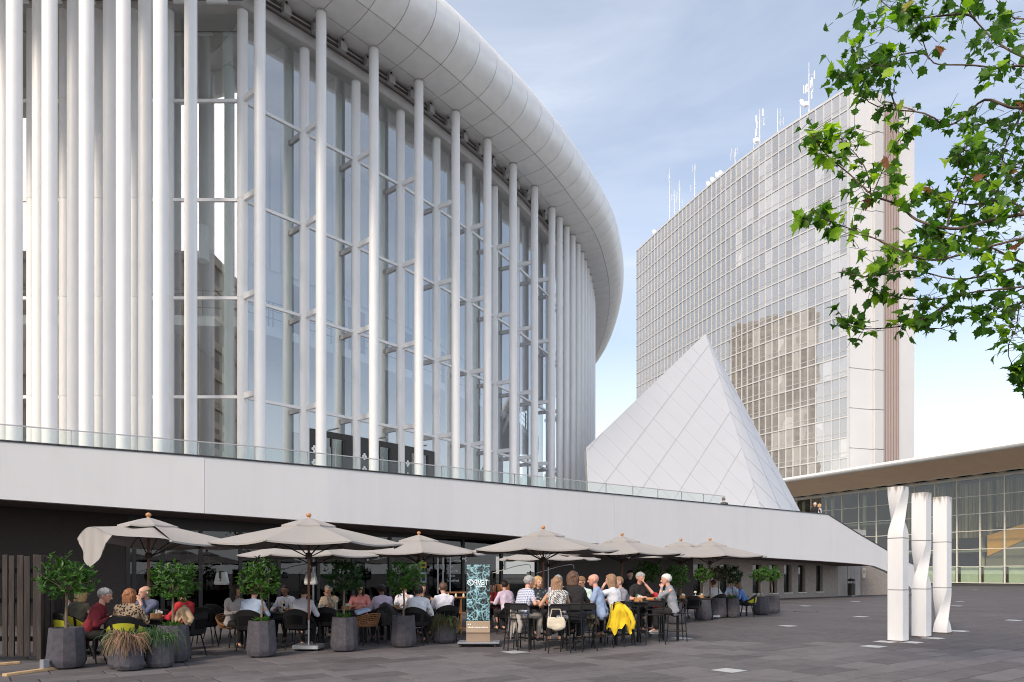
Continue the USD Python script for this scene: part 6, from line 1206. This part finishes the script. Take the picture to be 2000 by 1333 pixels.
# ---------------------------------------------------------------- things on the tables
pm('box_wood', (0.42, 0.20, 0.075), r=0.6, var=0.15, scale=20); pm('lamp_cream', (0.72, 0.62, 0.44), r=0.5); pm('bottle_green', (0.03, 0.09, 0.04), r=0.15); pm('drink_orange', (0.65, 0.16, 0.03), r=0.2); pm('bowl_teal', (0.10, 0.30, 0.30), r=0.4); pm('food_yellow', (0.55, 0.42, 0.20), r=0.8, var=0.4, scale=60); pm('china', (0.72, 0.72, 0.70), r=0.3); pm('napkin', (0.62, 0.66, 0.64), r=0.9); pm('bread', (0.42, 0.22, 0.09), r=0.8, var=0.2, scale=40)
glass('wine_glass', (0.90, 0.92, 0.92), 0.06)
def build_box(pr):
    obj('crate', [cbox(-.09, .09, -.06, -.05, 0, .10, .003), cbox(-.09, .09, .05, .06, 0, .10, .003), cbox(-.09, -.08, -.05, .05, 0, .10, .003), cbox(.08, .09, -.05, .05, 0, .10, .003), box(-.08, .08, -.05, .05, 0, .01)], 'box_wood', pr)
    for x, h, m in ((-.045, .19, 'bottle_green'), (.0, .17, 'china'), (.045, .16, 'lamp_cream')): obj('bottle', lathe([(0.018, .012), (0.018, h*.65), (0.008, h*.8), (0.008, h)], 10, (x, 0, 0)), m, pr, smooth=40)
    obj('napkin', moved(box(-.05, .05, -.004, .004, .02, .15), (0.02, .03, 0), ry=0.3), 'napkin', pr)
def build_lamp(pr):
    obj('foot', lathe([(0.045, 0), (0.045, 0.012), (0.012, 0.02)], 14), 'lamp_cream', pr, smooth=40); obj('stem', lathe([(0.010, 0.015), (0.012, 0.20)], 10), 'lamp_cream', pr, smooth=40); obj('shade', lathe([(0.05, 0.19), (0.055, 0.20), (0.045, 0.235), (0.02, 0.25)], 14), 'lamp_cream', pr, smooth=40)
def build_wine(pr):
    obj('foot', lathe([(0.034, 0), (0.034, 0.004), (0.005, 0.01)], 14), 'wine_glass', pr, smooth=40); obj('stem', lathe([(0.004, 0.008), (0.004, 0.09)], 8), 'wine_glass', pr, smooth=40); obj('bowl', lathe([(0.006, 0.09), (0.03, 0.11), (0.038, 0.15), (0.032, 0.20)], 16)[0:2], 'wine_glass', pr, smooth=40)
def build_tumbler(pr): obj('cup', lathe([(0.03, 0), (0.034, 0.09), (0.036, 0.13)], 14), 'wine_glass', pr, smooth=40); obj('drink', lathe([(0.027, 0.005), (0.03, 0.08)], 14), 'drink_orange', pr)
def build_plate(pr): obj('dish', lathe([(0.06, 0), (0.11, 0.012), (0.13, 0.022), (0.12, 0.022), (0.06, 0.01)], 20), 'china', pr, smooth=40); obj('food', lathe([(0.08, 0.012), (0.07, 0.04), (0.02, 0.055)], 9), 'food_yellow', pr, smooth=40)
def build_bowl(pr): obj('vessel', lathe([(0.04, 0), (0.085, 0.04), (0.10, 0.075), (0.09, 0.075), (0.03, 0.03)], 18), 'bowl_teal', pr, smooth=40); obj('food', lathe([(0.088, 0.068), (0.06, 0.095), (0.01, 0.10)], 9), 'grass_green', pr, smooth=40)
def build_bread(pr): obj('basket', lathe([(0.06, 0), (0.11, 0.05), (0.105, 0.055), (0.05, 0.02)], 14), 'box_wood', pr, smooth=40); obj('loaf', soften(hull(((-.06, 0, .06), .035), ((.06, 0, .06), .035)), 0.02, 1), 'bread', pr, smooth=True)
for n_, b in (('box', build_box), ('lamp', build_lamp), ('wine', build_wine), ('tumbler', build_tumbler), ('plate', build_plate), ('bowl', build_bowl), ('bread', build_bread)): proto('item_'+n_, b)
KIND = {'box': ('condiment_box', 'wooden condiment box with bottles', 'condiment box', 'condiment boxes on the tables'), 'lamp': ('table_lamp', 'small cream mushroom table lamp', 'table lamp', 'table lamps on the cafe tables'), 'wine': ('wine_glass', 'stemmed wine glass', 'wine glass', 'wine glasses on the tables'), 'tumbler': ('tumbler', 'tumbler with orange drink', 'drinking glass', 'drinks on the tables'), 'plate': ('plate', 'white plate of food', 'plate', 'plates on the tables'), 'bowl': ('salad_bowl', 'teal bowl of salad', 'bowl', 'bowls on the tables'), 'bread': ('bread_basket', 'small basket of bread', 'basket', 'baskets on the tables')}
def on(tb, k, u, v, where, rz=0.0):
    q, a, h = tb; c, s = math.cos(a), math.sin(a); n, l, cat, g = KIND[k]; copy(n, 'item_'+k, l+' '+where, cat, (q[0]+c*u-s*v, q[1]+s*u+c*v, h+0.001), rz, g)
on(LO[0], 'lamp', -0.12, -0.1, 'beside the orange drink of the bald man'); on(LO[0], 'tumbler', 0.02, -0.2, 'in front of the bald man in blue'); on(LO[0], 'box', 0.45, -0.12, 'next to the second bay tree'); on(LO[0], 'plate', -0.4, 0.1, 'before the man in maroon')
on(LO[1], 'lamp', 0.05, -0.1, 'left of the wooden umbrella pole'); on(LO[1], 'box', 0.22, -0.05, 'left of the wooden umbrella pole'); on(LO[1], 'box', 0.85, -0.2, 'right of the wooden umbrella pole', 0.5)
for u, v, w in ((-0.75, 0.1, 'first from the left behind the man in light blue'), (-0.55, -0.2, 'second from the left behind the man in light blue'), (-0.2, 0.15, 'third from the left at the table of the shirt sleeved men'), (0.4, -0.25, 'in front of the man with the dark tie'), (0.62, 0.1, 'just left of the umbrella pole'), (0.9, 0.2, 'at the right end of the table of the shirt sleeved men')): on(LO[1], 'wine', u, v, w)
on(LO[2], 'lamp', -0.12, -0.2, 'before the man in sand coloured shirt'); on(LO[2], 'box', 0.12, -0.22, 'behind the pot of the dark bay tree'); on(LO[2], 'plate', -0.4, -0.1, 'before the man in sand coloured shirt')
for u, v, w in ((-0.3, 0.2, 'left one in front of the man in sand coloured shirt'), (0.35, 0.15, 'behind the dark bay tree'), (0.48, -0.1, 'at the right end of the table behind the dark bay tree')): on(LO[2], 'wine', u, v, w)
on(LO[3], 'box', -0.6, -0.2, 'left of the man bent over the table'); on(LO[3], 'wine', 0.25, -0.1, 'between the two men in pale shirts'); on(LO[4], 'lamp', -0.35, -0.2, 'just right of the lit sign'); on(LO[4], 'box', 0.05, -0.2, 'right of the lit sign')
on(HI1, 'tumbler', -0.5, 0.0, 'before the man in checked shirt'); on(HI1, 'wine', 0.35, 0.1, 'before the bearded man'); on(HI1, 'tumbler', 0.5, -0.1, 'before the bald man in short sleeves'); on(HI1, 'plate', -0.7, 0.0, 'at the left end of the high table')
on(HI2, 'box', -0.42, -0.1, 'before the man in black polo shirt'); on(HI2, 'bread', -0.12, -0.15, 'before the man in black polo shirt'); on(HI2, 'tumbler', 0.12, -0.2, 'in the middle of the right high table'); on(HI2, 'bowl', 0.22, -0.05, 'on the right high table'); on(HI2, 'lamp', 0.40, 0.0, 'before the man in grey cardigan'); on(HI2, 'plate', 0.48, -0.2, 'before the man in grey cardigan')
on(LO[5], 'box', -0.25, 0, 'right of the man in grey cardigan'); on(LO[5], 'box', 0.55, 0.1, 'left of the person in white T-shirt'); on(LO[5], 'lamp', 0.2, -0.1, 'left of the person in white T-shirt'); on(LO[6], 'tumbler', 0.0, 0.1, 'on the far table'); on(LO[6], 'wine', 0.35, -0.1, 'on the far table before the woman'); on(LO[8], 'wine', 0.0, 0.0, 'on the added table at the back')
# waiter's sideboard
pm('sideboard_wood', (0.22, 0.095, 0.035), r=0.55, var=0.2, scale=15)
q = GX(898, 18.8); t = thing('sideboard', 'wooden waiter station with open shelves left of the lit sign', 'sideboard', q, 0.2)
for z in (0.15, 0.55, 0.95): obj('shelf', cbox(-0.42, 0.42, -0.2, 0.2, z, z+0.03, 0.004), 'sideboard_wood', t)
for x in (-0.42, 0.0, 0.40): obj('upright', cbox(x, x+0.03, -0.19, 0.19, 0, 0.95, 0.003), 'sideboard_wood', t)
obj('rail', cbox(-0.45, 0.45, -0.22, -0.18, 1.08, 1.12, 0.004), 'sideboard_wood', t)
for x in (-0.3, -0.1, 0.1, 0.3): obj('bottle', lathe([(0.03, 0.98), (0.03, 1.03), (0.012, 1.07)], 8, (x, 0, 0)), 'lamp_cream', t)
q = GX(968, 22.5); t = thing('crate_shelf', 'stacked wooden crates behind the person in red', 'crates', q, 0.2)
for x, z in ((-0.2, 0.95), (0.22, 0.95), (-0.2, 0.62), (0.22, 0.62)): obj('crate', cbox(x-.19, x+.19, -.15, .15, z, z+.3, .005), 'sideboard_wood', t)
obj('stand', [box(-.42, .42, -.16, .16, .58, .615)]+[box(sx-.02, sx+.02, -.14, .14, 0, .58) for sx in (-.38, .38)], 'black_frame', t)

# ---------------------------------------------------------------- plane tree reaching in at the right
pm('plane_bark', (0.11, 0.075, 0.055), r=0.9, var=0.35, scale=9, bump=0.4, bscale=30); pm('twig_bark', (0.06, 0.038, 0.03), r=0.9, var=0.3, scale=20)
M['plane_leaf'] = None
def plane_leaf_mat(name, per):
    M[name] = usdkit.material(stage, '/World/Looks/'+name, {'g': ('geometry', {}), 'o': ('object_info', {}), 'n': ('noise_texture', {'scale': 16.0}), 'r': ('rgb_ramp', {'ramp': [(0.0, (0.045, 0.115, 0.012)), (0.3, (0.12, 0.25, 0.016)), (0.7, (0.24, 0.41, 0.024)), (0.955, (0.34, 0.49, 0.045)), (0.965, (0.22, 0.09, 0.04)), (1.0, (0.25, 0.10, 0.05))]}),
        'p': ('principled_bsdf', {'roughness': 0.5, 'specular_ior_level': 0.3}), 't': ('translucent_bsdf', {}), 'h': ('hsv', {'value': 1.9, 'saturation': 1.05}), 'mix': ('mix_closure', {'fac': 0.48})},
        [(per, 'r.fac'), ('r.color', 'p.base_color'), ('r.color', 'h.color'), ('h.color', 't.color'), ('p.BSDF', 'mix.closure1'), ('t.BSDF', 'mix.closure2')], surface='mix.closure')
plane_leaf_mat('plane_leaf', 'o.random'); plane_leaf_mat('plane_leaf_far', 'g.random_per_island')
YT = 8.6
BR = [([(2090, 150), (2000, 112), (1950, 85), (1905, 40), (1880, 0), (1860, -60)], 0.035, 0.6), ([(2090, 150), (2000, 128), (1960, 133), (1900, 128), (1850, 127), (1815, 115), (1800, 70), (1770, 20)], 0.028, -0.2), ([(2090, 260), (2000, 214), (1965, 208), (1925, 195), (1890, 222), (1845, 245), (1815, 225), (1750, 215), (1705, 205), (1684, 165)], 0.032, 0.2),
      ([(2090, 400), (2000, 418), (1950, 427), (1900, 440), (1850, 446), (1795, 432), (1765, 408), (1740, 395), (1700, 378), (1670, 350), (1640, 325), (1605, 292), (1590, 268)], 0.035, -0.5), ([(2090, 540), (2000, 515), (1950, 490), (1900, 470), (1850, 455), (1800, 441)], 0.03, 0.3), ([(2090, 440), (2000, 465), (1940, 480), (1880, 497), (1812, 508), (1760, 490), (1705, 465), (1655, 445), (1615, 430), (1590, 412)], 0.028, -0.7),
      ([(2090, 500), (2000, 520), (1940, 535), (1870, 546), (1800, 531), (1750, 531), (1700, 541), (1645, 530)], 0.024, 0.1), ([(2090, 545), (2000, 560), (1900, 571), (1850, 582), (1780, 585), (1730, 574), (1700, 570)], 0.026, 0.4), ([(1880, 577), (1830, 608), (1790, 630), (1740, 640), (1690, 642), (1640, 612)], 0.012, 0.4), ([(2090, 530), (2000, 563), (1920, 600), (1880, 625), (1832, 643), (1810, 622)], 0.018, 0.9),
      ([(2090, 560), (2000, 590), (1985, 640), (1968, 680), (1985, 725), (2000, 755)], 0.014, 0.0), ([(1905, 40), (1850, 30), (1790, 35), (1730, 10), (1690, -30)], 0.014, 0.5), ([(1815, 115), (1770, 105), (1720, 120), (1675, 140), (1640, 150)], 0.010, -0.2), ([(1750, 215), (1730, 160), (1700, 120), (1670, 90)], 0.010, 0.1), ([(1700, 378), (1690, 330), (1660, 290), (1640, 270)], 0.007, -0.5), ([(1850, 446), (1870, 380), (1890, 330), (1880, 290)], 0.012, -0.3), ([(2090, 330), (2000, 330), (1950, 320), (1900, 300), (1870, 310)], 0.02, 0.5), ([(1705, 378), (1725, 330), (1745, 290), (1770, 255)], 0.006, -0.5), ([(1950, 427), (1940, 370), (1905, 345), (1865, 355)], 0.012, 0.2), ([(2000, 418), (1960, 390), (1900, 400), (1850, 390), (1825, 375)], 0.012, 0.0), ([(2090, 20), (2000, 40), (1960, 20), (1930, -20)], 0.025, -0.4), ([(2000, 214), (1975, 260), (1960, 300), (1985, 350)], 0.014, 0.4), ([(2000, 590), (1960, 600), (1930, 610), (1915, 640)], 0.010, 0.2)]
tree = thing('plane_tree', 'leafy plane tree with maple like leaves reaching in from the upper right', 'tree')
tx = P(2620, 500, YT); tw = tube([(tx[0]+.15, tx[1], -0.1), (tx[0]+.05, tx[1], 1.6), (tx[0], tx[1]+.1, 3.6), (tx[0]-.1, tx[1], 6.2), (tx[0]+.1, tx[1], 9.5)], [0.30, 0.25, 0.22, 0.17, 0.08], 14); obj('trunk', tw, 'plane_bark', tree, smooth=True)
tips = []
for pts, r0, dz in BR:
    ps = []
    for k, (x, y) in enumerate(pts):
        Y = YT+dz*(0.4+0.9*k/len(pts))+0.25*math.sin(k*1.7+dz*5); ps.append(P(x, y, Y))
    if pts[0][0] > 2050: ps = [np.array([tx[0]-0.05, tx[1], ps[0][2]-0.75])]+ps
    c = spline(np.array(ps), max(24, 5*len(ps))); rr = np.linspace(r0, max(0.0035, r0*0.13), len(c))
    c = c+0.008*(meshkit.noise(c*9, 3)[:, None]-0.5)
    obj('branch', tube(c, rr, 7), 'plane_bark' if r0 > 0.02 else 'twig_bark', tree, smooth=True); tips.append((c, r0))
LF = [(0, 0), (0.13, -0.02), (0.30, 0.02), (0.25, 0.10), (0.48, 0.14), (0.41, 0.24), (0.50, 0.36), (0.60, 0.52), (0.44, 0.47), (0.33, 0.54), (0.27, 0.68), (0.12, 0.72), (0.10, 0.86), (0, 1.04)]
LP = np.array(LF+[(-x, y) for x, y in LF[-2:0:-1]])
def plane_leaf(p, d, nrm, L, rr):
    d = d/np.linalg.norm(d); nrm = nrm-d*np.dot(nrm, d); nrm /= np.linalg.norm(nrm); s = np.cross(d, nrm); cu = rr.uniform(0.0, 0.8); fo = rr.uniform(-0.1, 0.6)
    q = np.array([[0, 0.36]]+LP.tolist()); z = -cu*(q[:, 1]-0.3)**2+fo*np.abs(q[:, 0])-0.12*q[:, 0]**2*rr.uniform(-1, 1)
    v = p+L*0.86*(q[:, :1]*s+q[:, 1:]*d+z[:, None]*nrm); n = len(LP); return v, np.array([[0, 1+k, 1+(k+1) % n] for k in range(n)])
rr = np.random.default_rng(77); leaves, twigs = [], []
for c, r0 in tips:
    L = np.r_[0, np.cumsum(np.linalg.norm(np.diff(c, axis=0), axis=1))]
    pix = [(CX+FOC*q[0]/q[1]) for q in c]
    n = int(L[-1]*(8.5 if r0 > 0.02 else 13))
    for k in range(n):
        u = 1-rr.uniform(0, 1)**1.5*0.86; i = min(int(np.searchsorted(L, u*L[-1])), len(c)-1); p = c[i]
        d = rr.normal(size=3); d[2] = d[2]*0.7+0.15; d /= np.linalg.norm(d); l = rr.uniform(0.08, 0.34)*(1.15 if u < 0.9 else 0.6); e = p+d*l+np.array([0, 0, -0.02]); m = (p+e)/2+rr.normal(size=3)*0.02
        twigs.append(tube([p, m, e], [0.004, 0.003, 0.002], 4, caps=False))
        for j in range(rr.integers(1, 5)):
            dd = d*0.7+rr.normal(size=3)*0.7+np.array([0, 0, -0.45]); nn = np.array([0.0, -0.35, 0.8])+rr.normal(size=3)*0.6
            q = p+(e-p)*rr.uniform(0.4, 1.0); leaves.append(plane_leaf(q, dd, nn, rr.uniform(0.07, 0.175), rr))
# dense clumps at the upper corner
for (x, y, w, h, n, dz) in ((1690, 60, 55, 65, 46, 0.4), (1760, 30, 60, 45, 34, 0.1), (1850, 30, 60, 50, 26, 0.3), (1960, 60, 45, 70, 40, 0.0), (1700, 170, 50, 30, 22, 0.2), (1740, 110, 60, 35, 26, 0.0), (1950, 250, 50, 55, 50, 0.2), (1960, 350, 45, 50, 36, -0.1), (1900, 270, 30, 35, 14, 0.3), (1960, 640, 35, 50, 40, 0.1), (1880, 480, 80, 35, 36, 0.1), (1585, 268, 26, 22, 22, -0.5), (1640, 300, 30, 30, 16, -0.5), (1600, 425, 28, 22, 20, -0.6), (1660, 470, 30, 22, 14, -0.6), (1820, 470, 70, 30, 34, 0.0), (1930, 430, 50, 40, 30, 0.2), (1750, 500, 50, 22, 22, -0.3), (1980, 160, 25, 40, 18, 0.1), (1990, 480, 20, 60, 20, 0.0), (1660, 630, 40, 18, 12, 0.4), (1790, 610, 45, 22, 14, 0.3)):
    for k in range(int(n*0.6)):
        p = P(rr.normal(x, w*0.55), rr.normal(y, h*0.55), YT+dz+rr.normal(0, 0.25)); leaves.append(plane_leaf(p, rr.normal(size=3)*0.8+np.array([0, 0, -0.5]), np.array([0.0, -0.35, 0.8])+rr.normal(size=3)*0.6, rr.uniform(0.075, 0.18), rr))
        twigs.append(tube([p, p+np.array([rr.uniform(0.05, 0.25), rr.normal(0, .08), rr.normal(0, .06)])], [0.002, 0.004], 4, caps=False))
def inview(m): q = m[0].mean(0); return 0 < CX+FOC*q[0]/q[1] < 2000 and 0 < HY-FOC*(q[2]-EYE)/q[1] < 1333
def size_(m): return np.linalg.norm(m[0].max(0)-m[0].min(0))/m[0].mean(0)[1]
vis = sorted([m for m in leaves if inview(m)], key=size_, reverse=True); big = vis[:300]; bid = {id(m) for m in big}
for m in big: obj('leaf', m, 'plane_leaf', tree)
obj('small_leaves', [m for m in leaves if id(m) not in bid], 'plane_leaf_far', tree, kind='stuff')
obj('twigs', twigs, 'twig_bark', tree, kind='stuff')
print('leaves', len(leaves), len(vis))
